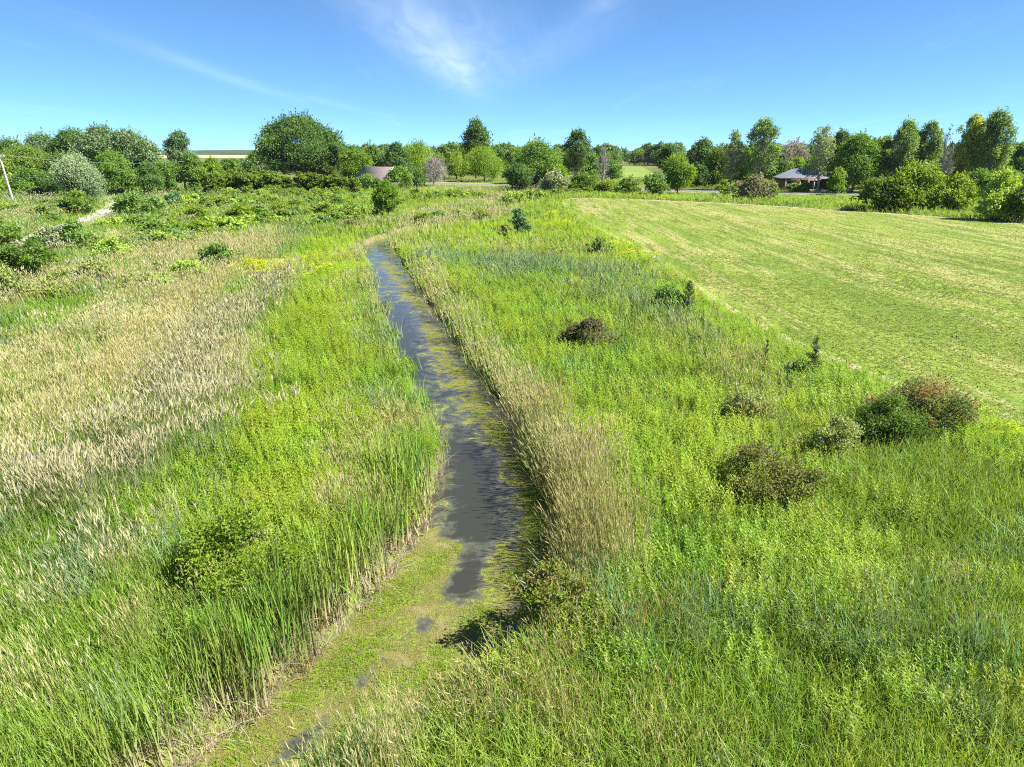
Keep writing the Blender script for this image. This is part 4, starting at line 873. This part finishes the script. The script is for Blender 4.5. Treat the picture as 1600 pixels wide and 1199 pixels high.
for i, (kind, x, y, H, Wd, dr, pal, label) in enumerate(SHRUBS):
    leaf = float(np.clip(.0034 * y, .06, .4))
    if kind == 'cedar':
        wood, lv = cedar_meshes(500 + i, H * 1.1, Wd * 1.25, leaf)
        nm, cat, bk = 'cedar', 'cedar', BARK
    else:
        loose = pal in ('lushred', 'oliveloose', 'olivemound', 'brownish', 'redbrown', 'greyshrub')
        wood, lv = plant_meshes('shrub', 500 + i, H * (1.03 if y < 60 else 1.05), Wd * 1.1, 0.0, leaf=leaf, cover=(1.0 if loose else 1.5), nclump=int(np.clip(26 + 6 * Wd, 28, 64)), clump=(.14 if loose else .165), depth=dr, trunks=0,
                                twigs=(4 if loose else 2), limb=(1.0 if y > 60 else .6), shag=(.3 if loose else .22), shoots=(7 if loose else 5))
        nm, cat, bk = 'shrub', 'shrub', (BARK_GREY if loose else BARK)
    root = obj(nm, None, loc=(x, y, float(ground_z(np.array([x]), np.array([y]))[0]))); tag(root, label, cat)
    obj('stems', wood, bk, root); obj('foliage', lv, LM[pal], root)

# ------------------------------------------------------------------ scattered growth (uncountable)
def scatter(name, P, rot, scl, idx, t1, t2, protos, label, cat):
    col = bpy.data.collections.new(name + '_kinds')
    for p in protos: col.objects.link(p)
    N = len(P); me = bpy.data.meshes.new(name); me.vertices.add(N); me.vertices.foreach_set('co', np.asarray(P, np.float32).ravel())
    me.attributes.new('rot', 'FLOAT_VECTOR', 'POINT').data.foreach_set('vector', np.asarray(rot, np.float32).ravel())
    me.attributes.new('scl', 'FLOAT_VECTOR', 'POINT').data.foreach_set('vector', np.asarray(scl, np.float32).ravel())
    me.attributes.new('idx', 'INT', 'POINT').data.foreach_set('value', np.asarray(idx, np.int32))
    for k, t in (('tint1', t1), ('tint2', t2)):
        me.attributes.new(k, 'FLOAT_VECTOR', 'POINT').data.foreach_set('vector', np.asarray(t, np.float32).ravel())
    me.update()
    o = obj(name, me)
    ng = bpy.data.node_groups.new(name + '_spread', 'GeometryNodeTree')
    ng.interface.new_socket('Geometry', in_out='INPUT', socket_type='NodeSocketGeometry'); ng.interface.new_socket('Geometry', in_out='OUTPUT', socket_type='NodeSocketGeometry')
    N_ = ng.nodes; L_ = ng.links
    gi = N_.new('NodeGroupInput'); go = N_.new('NodeGroupOutput'); ip = N_.new('GeometryNodeInstanceOnPoints'); ci = N_.new('GeometryNodeCollectionInfo')
    ci.inputs['Collection'].default_value = col; ci.inputs['Separate Children'].default_value = True; ci.inputs['Reset Children'].default_value = True
    ip.inputs['Pick Instance'].default_value = True
    def attr(nm, ty):
        a = N_.new('GeometryNodeInputNamedAttribute'); a.data_type = ty; a.inputs['Name'].default_value = nm; return a.outputs[0]
    L_.new(gi.outputs[0], ip.inputs['Points']); L_.new(ci.outputs[0], ip.inputs['Instance'])
    L_.new(attr('idx', 'INT'), ip.inputs['Instance Index']); L_.new(attr('rot', 'FLOAT_VECTOR'), ip.inputs['Rotation']); L_.new(attr('scl', 'FLOAT_VECTOR'), ip.inputs['Scale'])
    L_.new(ip.outputs[0], go.inputs[0])
    o.modifiers.new('spread', 'NODES').node_group = ng
    return tag(o, label, cat, kind='stuff')
def blade_mat(name, trans=.4, gloss=.02):
    m, n, l = new_mat(name)
    a = n.new('ShaderNodeAttribute'); a.attribute_type = 'INSTANCER'; a.attribute_name = 'tint1'
    b = n.new('ShaderNodeAttribute'); b.attribute_type = 'INSTANCER'; b.attribute_name = 'tint2'
    h = n.new('ShaderNodeAttribute'); h.attribute_name = 'head'; v = n.new('ShaderNodeAttribute'); v.attribute_name = 'tint'
    mx = n.new('ShaderNodeMix'); mx.data_type = 'RGBA'; l.new(h.outputs['Fac'], mx.inputs[0]); l.new(a.outputs['Vector'], mx.inputs[6]); l.new(b.outputs['Vector'], mx.inputs[7])
    r = ramp(n, [(0, (.42,.42,.50)), (.5, (1,1,1)), (1, (1.0,1.0,1.0))]); l.new(v.outputs['Fac'], r.inputs[0])
    br = n.new('ShaderNodeMix'); br.data_type = 'RGBA'; br.blend_type = 'MULTIPLY'; br.inputs[0].default_value = 1; l.new(mx.outputs[2], br.inputs[6]); l.new(r.outputs[0], br.inputs[7])
    leafy_shader(n, l, br.outputs[2], trans, gloss, .5, (1.2, 1.12, .55), .6); return m
BLADE = blade_mat('grass_blade')
def blades(r, n, rad, h0, h1, w, lean, curl, seg=3, head=0.0, base_dead=.15, headlen=.22, headw=1.8, upright=0.0):
    """n bent tapering blades rooted in a disc; head = chance of a seed head at the tip"""
    th = r.uniform(0, 6.283, n); rr = rad * np.sqrt(r.random(n)); X = np.cos(th) * rr; Y = np.sin(th) * rr
    ph = r.uniform(0, 6.283, n); H = r.uniform(h0, h1, n); ln = np.abs(r.normal(0, lean, n)) * (1 - upright); cu = np.abs(r.normal(0, curl, n))
    ish = r.random(n) < head
    cu = np.where(ish, cu * .5, cu)
    tint = r.random(n)
    V = []; Q = []; A = []; Tn = []
    s = np.linspace(0, 1, seg + 1)
    dx, dy = np.cos(ph), np.sin(ph); fx, fy = -dy, dx
    face = r.uniform(-.9, .9, n); sx = fx * np.cos(face) + dx * np.sin(face); sy = fy * np.cos(face) + dy * np.sin(face)
    pts = []
    for k, t in enumerate(s):
        out = ln * t + cu * t * t; z = H * t - .5 * cu * t ** 3 * H
        c = np.stack([X + dx * out * H, Y + dy * out * H, z], 1)
        wk = w * (1.0 - .85 * t ** 2.0) * np.where(ish, .55, 1.0)
        side = np.stack([sx, sy, np.zeros(n)], 1) * wk[:, None] * .5
        pts.append((c - side, c + side)); 
    m_ = seg + 1
    P = np.stack([np.stack(p, 1) for p in pts], 1)          # n, m, 2, 3
    V = P.reshape(-1, 3); bidx = np.arange(n)[:, None] * (m_ * 2); j = np.arange(seg)[None, :] * 2
    Q = np.stack([bidx + j, bidx + j + 1, bidx + j + 3, bidx + j + 2], -1).reshape(-1, 4)
    hd = np.repeat(np.clip(base_dead * (1 - s * 2.2), 0, 1)[None, :] , n, 0) + np.where(ish, .35, 0)[:, None]
    hd = np.repeat(np.clip(hd, 0, 1)[:, :, None], 2, 2).reshape(-1); tn = np.repeat(tint, m_ * 2)
    if ish.any():
        # seed heads: two crossed lens-shaped faces along the tip
        I = np.where(ish)[0]; tip = (P[I, -1, 0] + P[I, -1, 1]) / 2; pre = (P[I, -2, 0] + P[I, -2, 1]) / 2
        d = unit(tip - pre); hl = headlen * r.uniform(.7, 1.2, len(I)); hw = headw * w * r.uniform(.7, 1.2, len(I))
        s1 = unit(np.cross(d, np.array([0, 0, 1.0]) + r.normal(0, .3, (len(I), 3)))); s2 = np.cross(d, s1)
        for sd in (s1, s2):
            v = np.stack([tip - d * hl[:, None] * .25, tip + d * hl[:, None] * .25 + sd * hw[:, None] * .5, tip + d * hl[:, None] * .85, tip + d * hl[:, None] * .25 - sd * hw[:, None] * .5], 1).reshape(-1, 3)
            Q = np.vstack([Q, len(V) + np.arange(len(v)).reshape(-1, 4)]); V = np.vstack([V, v]); hd = np.concatenate([hd, np.ones(len(v))]); tn = np.concatenate([tn, np.repeat(tint[I], 4)])
    return V, Q, hd, tn
def forb(r, n, rad, h0, h1, leaf, plume):
    """upright leafy stems, with a spray at the top when plume > 0"""
    VV = []; QQ = []; HH = []; TT = []; k0 = 0
    for i in range(n):
        th = r.uniform(0, 6.28); q = rad * math.sqrt(r.random()); b0 = np.array([math.cos(th) * q, math.sin(th) * q, 0]); H = r.uniform(h0, h1)
        ax = unit(np.array([r.normal(0, .12), r.normal(0, .12), 1.0])); nl = int(19 * H / .8); t = np.linspace(.25, 1, nl)
        a = np.arange(nl) * 2.4 + th; out = np.stack([np.cos(a), np.sin(a), .35 + .5 * t], 1); L = leaf * (1.15 - .65 * t)
        C = b0 + ax * (H * t)[:, None] + unit(out) * (L * .5)[:, None]
        N = np.stack([-np.cos(a) * .4, -np.sin(a) * .4, np.ones(nl)], 1)
        V, Q = leaf_quads(C, out, N, L, L * .24)
        hd = np.repeat(np.clip(t * 1.2 - .9, 0, .5), 4); VV.append(V); QQ.append(Q + k0); k0 += len(V); HH.append(hd); TT.append(np.repeat(r.random(nl) * .7 + .3, 4))
        stem = np.array([b0 + [.004, 0, 0], b0 - [.004, 0, 0], b0 + ax * H - [.003, 0, 0], b0 + ax * H + [.003, 0, 0]]); VV.append(stem); QQ.append(np.array([[0, 1, 2, 3]]) + k0); k0 += 4; HH.append(np.full(4, .1)); TT.append(np.full(4, .5))
        if plume:
            m_ = 22; d = unit(r.normal(0, 1, (m_, 3)) * [1, 1, .35] + [0, 0, .35]); c = b0 + ax * H + d * (r.random(m_) ** .5 * plume)[:, None]
            V, Q = leaf_quads(c, d, r.normal(0, .5, (m_, 3)) + [0, 0, 1], np.full(m_, plume * .55), np.full(m_, plume * .28)); VV.append(V); QQ.append(Q + k0); k0 += len(V); HH.append(np.ones(len(V))); TT.append(np.full(len(V), .8))
    return np.vstack(VV), np.vstack(QQ), np.concatenate(HH), np.concatenate(TT)
def proto(name, parts):
    V = []; Q = []; H = []; T = []; k = 0
    for v, q, h, t in parts: V.append(v); Q.append(q + k); H.append(h); T.append(t); k += len(v)
    o = bpy.data.objects.new(name, make_mesh(name, np.vstack(V), np.vstack(Q), vert_attr={'head': np.concatenate(H), 'tint': np.concatenate(T)}))
    o.data.materials.append(BLADE); return o
# species x level of size: the farther the sward, the broader the tufts
def build(sp, lod, v):
    r = rng_of(1000 + 97 * v + 13 * lod + sum(map(ord, sp))); f = (1.55, 2.6, 5.0)[lod]; g = (2.9, 2.2, 1.6)[lod]; R = (.42, .72, 1.4)[lod]
    n = lambda k: max(int(k * g), 6)
    if sp == 'green': return [blades(r, n(34), R, .42, .80, .011 * f, .22, .30), blades(r, n(2), R, .65, .92, .006 * f, .12, .12, head=.5, headlen=.12, headw=1.6)]
    if sp == 'straw': return [blades(r, n(14), R, .35, .65, .008 * f, .22, .3, base_dead=.3), blades(r, n(22), R, .70, 1.12, .006 * f, .16, .14, head=.85, headlen=.19, headw=1.6)]
    if sp == 'bank': return [blades(r, n(16), R, .5, .95, .010 * f, .16, .2, base_dead=.5), blades(r, n(24), R, .85, 1.4, .0065 * f, .10, .10, head=.8, headlen=.22, headw=1.7)]
    if sp == 'seed': return [blades(r, n(18), R, .5, .95, .011 * f, .22, .3), blades(r, n(15), R, .95, 1.35, .007 * f, .16, .16, head=.95, headlen=.24, headw=2.2)]
    if sp == 'blue': return [blades(r, n(30), R, .7, 1.15, .013 * f, .2, .38), blades(r, n(4), R, 1.0, 1.3, .007 * f, .14, .14, head=.9, headlen=.17, headw=2.4)]
    if sp == 'cattail': return [blades(r, n(15), R * .9, 1.15, 1.95, .016 * f, .07, .10, seg=5, base_dead=1.25), blades(r, n(8), R, .4, 1.0, .012 * f, .35, .45, base_dead=2.2)]
    if sp == 'lime': return [forb(r, max(int(7.5 * g), 4), R, .55, .92, .10 * f ** .7, 0), blades(r, n(8), R, .35, .65, .010 * f, .25, .3)]
    if sp == 'gold': return [forb(r, max(int(7.5 * g), 4), R, .6, .92, .12 * f ** .7, .10 * f ** .35)]
    if sp == 'short': return [blades(r, n(60), R * 1.9, .03, .13, .012 * f, .9, .7, seg=2, base_dead=.5)]
    if sp == 'litter': return [blades(r, 14, .22, .2, .55, .012, .6, .8, base_dead=0), blades(r, 9, .16, .35, .85, .013, .12, .25, base_dead=0)]
    if sp == 'weed': return [forb(r, 12, .2, .03, .10, .06, 0)]
TINT = {  # species: leaf colours (two ends), head / dead colours (two ends)
 'green': ((.160,.300,.028), (.315,.450,.060), (.36,.42,.14), (.46,.50,.22)),
 'straw': ((.300,.355,.075), (.450,.460,.140), (.58,.52,.25), (.73,.67,.38)),
 'bank': ((.345,.390,.110), (.500,.500,.195), (.61,.56,.31), (.76,.71,.47)),
 'seed': ((.165,.250,.055), (.270,.345,.110), (.50,.46,.27), (.66,.61,.42)),
 'blue': ((.150,.280,.085), (.250,.380,.160), (.40,.42,.26), (.54,.55,.40)),
 'cattail': ((.160,.290,.042), (.300,.410,.075), (.38,.29,.16), (.58,.50,.36)),
 'lime': ((.190,.325,.024), (.325,.430,.045), (.33,.47,.028), (.45,.54,.042)),
 'gold': ((.200,.350,.016), (.300,.430,.026), (.42,.50,.018), (.58,.57,.030)),
 'short': ((.160,.250,.028), (.310,.375,.072), (.27,.30,.10), (.43,.41,.19)),
 'litter': ((.40,.33,.22), (.64,.56,.44), (.40,.33,.22), (.64,.56,.44)),
 'weed': ((.165,.320,.016), (.270,.410,.026), (.25,.38,.02), (.36,.45,.03)),
}
NV = 5
def sample_points(seed, y0, y1, base, power, side=.86, extra=10.0):
    """jittered points whose spacing grows with distance"""
    r = rng_of(seed); out = []; y = y0
    while y < y1:
        s = base * (max(y, 10) / 10) ** power; hw = side * y + extra
        nn = int(2 * hw / s); x = -hw + (np.arange(nn) + r.uniform(0, 1, nn)) * s
        out.append(np.stack([x, y + r.uniform(-.6, .6, nn) * s, np.full(nn, s)], 1)); y += s
    return np.vstack(out)
PT = sample_points(1, 4.6, 215, .32, .72)
x, y, sp_ = PT.T
sd = stream_sd(x, y); fl = in_poly(x, y, FIELD); rd, _ = dist_poly(x, y, ROAD); tk, _ = dist_poly(x, y, TRACK)
ok = (sd > .12 + .75 * np.maximum(sp_ - .42, 0)) & ~fl & (rd > 5.0) & (tk > 1.0)
for hx0, hy0, rr_ in ((66.5, 160, 8.5), (-31.4, 166, 6.5), (71, 152, 4)): ok &= np.hypot(x - hx0, y - hy0) > rr_
x, y, sp_, sd = x[ok], y[ok], sp_[ok], sd[ok]
names = ['green', 'straw', 'seed', 'blue', 'lime', 'gold', 'cattail', 'bank']
WT = {k: np.zeros(x.shape) for k in names + ['bare']}
nz = fbm(x, y, 6, 21); nz2 = fbm(x, y, 2.2, 33); nz3 = fbm(x, y, 18, 41)
left = np.clip((-(x + .24 * y) - 1.5) / 4, 0, 1)            # the drier side beyond the stream
right = 1 - left
near = np.clip((24 - y) / 8, 0, 1)
midf = np.clip((y - 62) / 12, 0, 1)
al_ = x * -.21 + y * .98; ac_ = x * .98 + y * .21                # along and across the dry ridge on the left
sw = fbm(ac_, al_ / 4.5, 2.6, 23); sw2 = fbm(ac_, al_ / 3, 1.1, 27)
WT['green'] += 1.2 * right + (.85 + 2.0 * near + 2.2 * np.clip(.5 - sw, 0, 1)) * left
WT['straw'] += .05 * right + np.clip(left * (.14 + 7.5 * (sw - .525)) * (1 - .75 * near) * (1 - .8 * midf), 0, 2) + np.clip((nz - .64) * 3, 0, .5) + .12 * left * near
WT['seed'] += .01 + .5 * left * (sw2 > .58) * (1 - .7 * near)
WT['blue'] += np.clip((nz3 - .56) * 1.6, 0, .5) * left + .06 + .35 * left * (sw2 < .42)
nr2 = np.clip((34 - y) / 10, 0, 1)
WT['lime'] += (.28 - .22 * nr2) * right + np.clip((nz - .5) * 3.0, 0, .8) * right * (1 - .75 * nr2)
WT['gold'] += .003
for s_, rad, amp, pts in STROKES:
    wob = 1 + .7 * (fbm(x + 7.7, y - 3.1, max(rad * 1.1, .9), 50 + len(pts)) - .5)
    d, _ = dist_poly(x, y, pts); WT[s_] += amp * np.exp(-(d / (rad * wob)) ** 2)
WT['cattail'] *= (sd < 6)
M = np.stack([WT[k] for k in names], 1) ** 1.5; M /= M.sum(1, keepdims=True)
r = rng_of(77); u = r.random(len(x)); pick = (u[:, None] > np.cumsum(M, 1)).sum(1).clip(0, len(names) - 1)
z = ground_z(x, y) - .02
# the wind lays the stems over in slow waves
wang = 3.4 + 2.2 * (fbm(x, y, 9, 61) - .5) + 1.4 * (fbm(x, y, 2.6, 66) - .5); wmag = .10 + .30 * np.clip(fbm(x, y, 4.5, 71) - .3, 0, 1)
bank = np.exp(-np.clip(sd, 0, 5) / .35)                      # stems at the edge hang out over the water
hfac = (.68 + .55 * fbm(x, y, 3.0, 81)) * r.uniform(.85, 1.15, len(x))
rdk, _ = dist_poly(x, y, ROAD); tkk, _ = dist_poly(x, y, TRACK)
verge = np.where(y > 120, np.clip((rdk - 6) / 22, .12, 1), 1) * np.clip((tkk - .5) / 3, .55, 1)     # kept short beside road and track
fed, _ = dist_poly(x, y, FIELD_EDGE)
hfac = hfac * verge * (1 - .35 * np.exp(-(fed / 1.6) ** 2)) * np.where(y > 60, .95, 1) * (1 - .32 * np.exp(-(np.clip(sd, 0, 9) / 1.3) ** 2) * (x < -.24 * y + 1.2) * (y > 18)) * (1 - .42 * np.exp(-(np.clip(sd, 0, 9) / .9) ** 2) * (y < 12.5) * (x > -.24 * y + .2))
DESC = {
 'green': ('meadow_grass', 'tall fresh green meadow grass covering both sides of the stream', 'grass'),
 'straw': ('dry_grass', 'pale straw-coloured dry grass with seed heads', 'grass'),
 'seed': ('canary_grass', 'tall grey-beige reed grass with pale plumes, mostly left of the stream', 'grass'),
 'blue': ('sedge', 'grey-green coarse sedge in broad patches', 'sedge'),
 'lime': ('leafy_weeds', 'lime-green leafy weeds among the grass and along the field edge', 'weeds'),
 'gold': ('goldenrod', 'yellow-flowering goldenrod in scattered patches', 'goldenrod'),
 'cattail': ('cattails', 'tall green cattail reeds lining the stream', 'reeds'),
 'bank': ('bank_reeds', 'upright pale golden reeds fringing the right bank of the stream', 'reeds'),
 'short': ('mown_stubble', 'short cut grass of the mown field', 'grass'),
 'litter': ('dead_reed_litter', 'collapsed dead reed stalks along the foot of the cattails', 'reeds'),
 'weed': ('water_weeds', 'bright green floating weeds in the algae of the stream', 'water weeds'),
}
def spread(sp, X, Y, Z, S, seed, hf=None, wa=None, wm=None, tshift=None, lods=((0, 21), (21, 58), (58, 1e9))):
    r = rng_of(seed); N = len(X)
    lod = np.zeros(N, int); yy = Y + r.normal(0, .08, N) * Y
    for k, (a, b) in enumerate(lods): lod[(yy >= a) & (yy < b)] = k
    lod = lod.clip(0, 2)
    protos = [proto('%s_%d_%d' % (sp, k, v), build(sp, k, v)) for k in range(len(lods)) for v in range(NV)]
    protos.sort(key=lambda o: o.name)
    idx = lod * NV + r.integers(0, NV, N)
    refR = np.array((.42, .72, 1.4))[lod]; hs = np.ones(N) if hf is None else hf
    xy = np.clip(S * 1.25 / refR, .75, 1.9)
    rot = np.zeros((N, 3))
    if wa is not None: rot[:, 0] = -np.sin(wa) * wm; rot[:, 1] = np.cos(wa) * wm
    rot[:, 2] = r.uniform(0, 6.283, N)
    # spin first, then lean: compose as euler XYZ of Rlean * Rz
    from mathutils import Euler
    if wa is not None:
        sx, cx_, sy, cy_ = np.sin(rot[:, 0]), np.cos(rot[:, 0]), np.sin(rot[:, 1]), np.cos(rot[:, 1]); sz, cz = np.sin(rot[:, 2]), np.cos(rot[:, 2])
        # R = Ry * Rx * Rz
        R00 = cy_ * cz + sy * sx * sz; R10 = cx_ * sz; R20 = -sy * cz + cy_ * sx * sz; R21 = sy * sz + cy_ * sx * cz; R22 = cy_ * cx_
        rot = np.stack([np.arctan2(R21, R22), -np.arcsin(np.clip(R20, -1, 1)), np.arctan2(R10, R00)], 1)
    scl = np.stack([xy, xy, hs], 1)
    a, b, c, d = (np.array(v) for v in TINT[sp])
    q = np.clip(.5 + 1.1 * (fbm(X, Y, 3.2, 91) - .5) + 1.0 * (fbm(X, Y, .9, 95) - .5) + r.normal(0, .22, N), 0, 1)[:, None]
    if tshift is not None: q = np.clip(q + tshift[:, None], 0, 1)
    t1 = a * (1 - q) + b * q; t2 = c * (1 - q) + d * q
    jitc = 1 + r.normal(0, .07, (N, 3)); t1 = t1 * jitc
    nm, lab, cat = DESC[sp]
    return scatter(nm, np.stack([X, Y, Z], 1), rot, scl, idx, t1, t2, protos, lab, cat)
for k, s_ in enumerate(names):
    mk = pick == k
    if s_ == 'cattail': hf = .6 + .32 * r.random(mk.sum()); wm_ = wmag[mk] * .35
    else: hf = hfac[mk]; wm_ = wmag[mk] + .35 * bank[mk] * (x[mk] > -.24 * y[mk] + 1.2)
    wa_ = wang[mk]
    spread(s_, x[mk], y[mk], z[mk], sp_[mk], 200 + k, hf, wa_, wm_)
# dead reeds at the water's edge
LQ = sample_points(9, 5.5, 24, .13, .4, side=.6); lx, ly, ls = LQ.T; lsd = stream_sd(lx, ly)
lm = (lsd > -.06) & (lsd < .40) & (lx < np.interp(ly, SD[:, 1][:200], (SD[:, 0][:200] + SD[:, 2][:200]) / 2)) & (rng_of(5).random(len(lx)) < .55)
spread('litter', lx[lm], ly[lm], np.maximum(ground_z(lx[lm], ly[lm]), -.46), ls[lm], 301, rng_of(6).uniform(.5, 1.0, lm.sum()), rng_of(7).uniform(0, 6.28, lm.sum()), rng_of(8).uniform(0, .5, lm.sum()), lods=((0, 1e9),))
# floating weeds
AQ = sample_points(11, 5.5, 40, .10, .5, side=.6); ax_, ay_, as_ = AQ.T; asd = stream_sd(ax_, ay_)
am = (asd < .02); ax_, ay_, as_ = ax_[am], ay_[am], as_[am]
av = algae_at(ax_, ay_) + 1.6 * (fbm(ax_, ay_, .55, 14) - .5) + 1.0 * (fbm(ax_, ay_, 1.6, 15) - .5)
am = av > .95
spread('weed', ax_[am], ay_[am], np.full(am.sum(), -.455), as_[am], 302, rng_of(16).uniform(.5, 1.1, am.sum()), lods=((0, 1e9),))
# cut grass of the field
FQ = sample_points(21, 16, 132, .42, .68, side=.95); fx_, fy_, fs_ = FQ.T
fm = in_poly(fx_, fy_, FIELD) & (np.abs(dist_poly(fx_, fy_, FIELD_EDGE)[0] - .75) > .05 + .3 * rng_of(23).random(len(fx_))); fx_, fy_, fs_ = fx_[fm], fy_[fm], fs_[fm]
fd_, _ = dist_poly(fx_, fy_, FIELD_EDGE)
su = -.105 * fx_ + .994 * fy_; sv = .994 * fx_ + .105 * fy_   # along / across the mowing
lines = fbm(su / 9, sv, 1.1, 24, 2); patch = fbm(su / 3, sv, 5, 25)
swath = np.sin(fd_ * 1.9 + 1.3 * (fbm(fx_, fy_, 9, 25) - .5)) * .75 + (lines - .5) * 1.8
keep = rng_of(22).random(len(fx_)) < .74 + .16 * swath
fh = (.65 + .6 * fbm(fx_, fy_, 4, 26) + .35 * swath * (fbm(fx_, fy_, 9, 27))) ; fh = np.where(fbm(su / 2.2, sv, 1.6, 28) > .66, fh * 2.0, fh)
spread('short', fx_[keep], fy_[keep], np.full(keep.sum(), .012), fs_[keep], 303, fh[keep] * .5, tshift=(.8 * (patch - .5) + .42 * swath + .5 * (fbm(fx_, fy_, 26, 29) - .5) - .5 * (fbm(su / 2.2, sv, 1.6, 28) > .66))[keep])
# low shrub thickets and the far woodland: masses of foliage
def foliage_protos(nm, n, H, Wd, leaf, pal, **k):
    out = []
    for v in range(n):
        wd, lv = plant_meshes(nm, 700 + v + len(nm), H, Wd, 0.0, leaf=leaf, **k)
        lv.materials.append(LM[pal] if isinstance(pal, str) else LM[pal[v % len(pal)]]); out.append(bpy.data.objects.new('%s_%02d' % (nm, v), lv))
    return out
r = rng_of(400); tp = []
for rad, hh, pts in THICKETS:
    P = np.array(pts); L = sum(np.hypot(*(P[i + 1] - P[i])) for i in range(len(P) - 1)); N = int(L * rad * 2 * .22) + 5
    q = r.uniform(0, len(P) - 1, N); bx = np.interp(q, range(len(P)), P[:, 0]) + r.normal(0, rad * .55, N); by = np.interp(q, range(len(P)), P[:, 1]) + r.normal(0, rad * .65, N)
    sc = r.uniform(.5, 1.05, N) * hh; tp.append(np.stack([bx, by, sc], 1))
tp = np.vstack(tp); tp = tp[(dist_poly(tp[:, 0], tp[:, 1], TRACK)[0] > 2.6)]; N = len(tp)
scatter('shrub_thicket', np.stack([tp[:, 0], tp[:, 1], np.full(N, -.05)], 1), np.stack([np.zeros(N), np.zeros(N), r.uniform(0, 6.28, N)], 1), np.stack([tp[:, 2] * 1.15, tp[:, 2] * 1.15, tp[:, 2]], 1), r.integers(0, 8, N), np.zeros((N, 3)), np.zeros((N, 3)),
        foliage_protos('thicket', 8, 1.0, 2.2, .2, ['thicket', 'oliveloose', 'mid2', 'thicket', 'lush', 'darkleaf', 'olivegreen', 'thicket'], cover=1.9, nclump=20, clump=.22, trunks=0, shag=.3), 'low green dogwood thicket spreading across the left meadow', 'thicket')
fw = []
for i in range(330):
    Y = r.uniform(265, 430); X = r.uniform(-.62 * Y, .95 * Y)
    if -.36 * Y > X > -.50 * Y: continue
    if X < -.30 * Y and Y < 300: continue
    if 24 < X < 100 and Y < 435 and abs(X - .175 * Y) < 13: continue
    fw.append((X, Y, r.uniform(6.5, 10.0) * (1.0 if Y < 340 else 1.1), r.uniform(.8, 1.3)))
for i in range(200):
    Y = r.uniform(440, 560); X = r.uniform(-.33 * Y, 1.0 * Y); fw.append((X, Y, r.uniform(9, 14), 1.3))
for i in range(130):
    Y = r.uniform(215, 300); X = r.uniform(.30 * Y, .85 * Y); fw.append((X, Y, r.uniform(7.5, 11.5), r.uniform(.7, 1.1)))
for i in range(40):
    Y = r.uniform(164, 180); X = r.uniform(.22 * Y, .9 * Y)
    if abs(X - .175 * Y) < 9 or math.hypot(X - 66.5, Y - 160) < 13 or abs(X - 31) < 5: continue
    fw.append((X, Y, r.uniform(3.5, 6.5), r.uniform(.8, 1.2)))
for i in range(70):
    Y = r.uniform(182, 214); X = r.uniform(.20 * Y, .92 * Y)
    if abs(X - .175 * Y) < 9: continue
    fw.append((X, Y, r.uniform(5.0, 8.5), r.uniform(.7, 1.0)))
for i in range(70):
    Y = r.uniform(225, 520); X = r.uniform(-.50 * Y, -.30 * Y); fw.append((X, Y, r.uniform(3.0, 5.0), r.uniform(1.0, 1.7)))
fw = np.array(fw); N = len(fw)
scatter('far_woodland', np.stack([fw[:, 0], fw[:, 1], np.full(N, -.2)], 1), np.stack([np.zeros(N), np.zeros(N), r.uniform(0, 6.28, N)], 1), np.stack([fw[:, 2] * fw[:, 3] / 10] * 2 + [fw[:, 2] / 10], 1), r.integers(0, 6, N), np.zeros((N, 3)), np.zeros((N, 3)),
        foliage_protos('farwood', 6, 10.0, 9.0, .9, ['dark', 'mid', 'dark', 'olive', 'silverdark', 'dark'], cover=1.8), 'dark line of far-off woodland behind the road', 'woodland')
# ------------------------------------------------------------------ haze
m, n, l = new_mat('haze_air')
vol = n.new('ShaderNodeVolumePrincipled'); vol.inputs['Color'].default_value = (.78, .88, 1.0, 1); vol.inputs['Density'].default_value = 0.5e-4; vol.inputs['Anisotropy'].default_value = .2
ou = n.new('ShaderNodeOutputMaterial'); l.new(vol.outputs[0], ou.inputs['Volume'])
b = Bag(); b.box(-5100, -405, -2.2, 5100, 6600, 32)
tag(obj('haze', b.mesh('haze'), m), 'thin blue summer haze over the far fields', 'haze', kind='stuff')
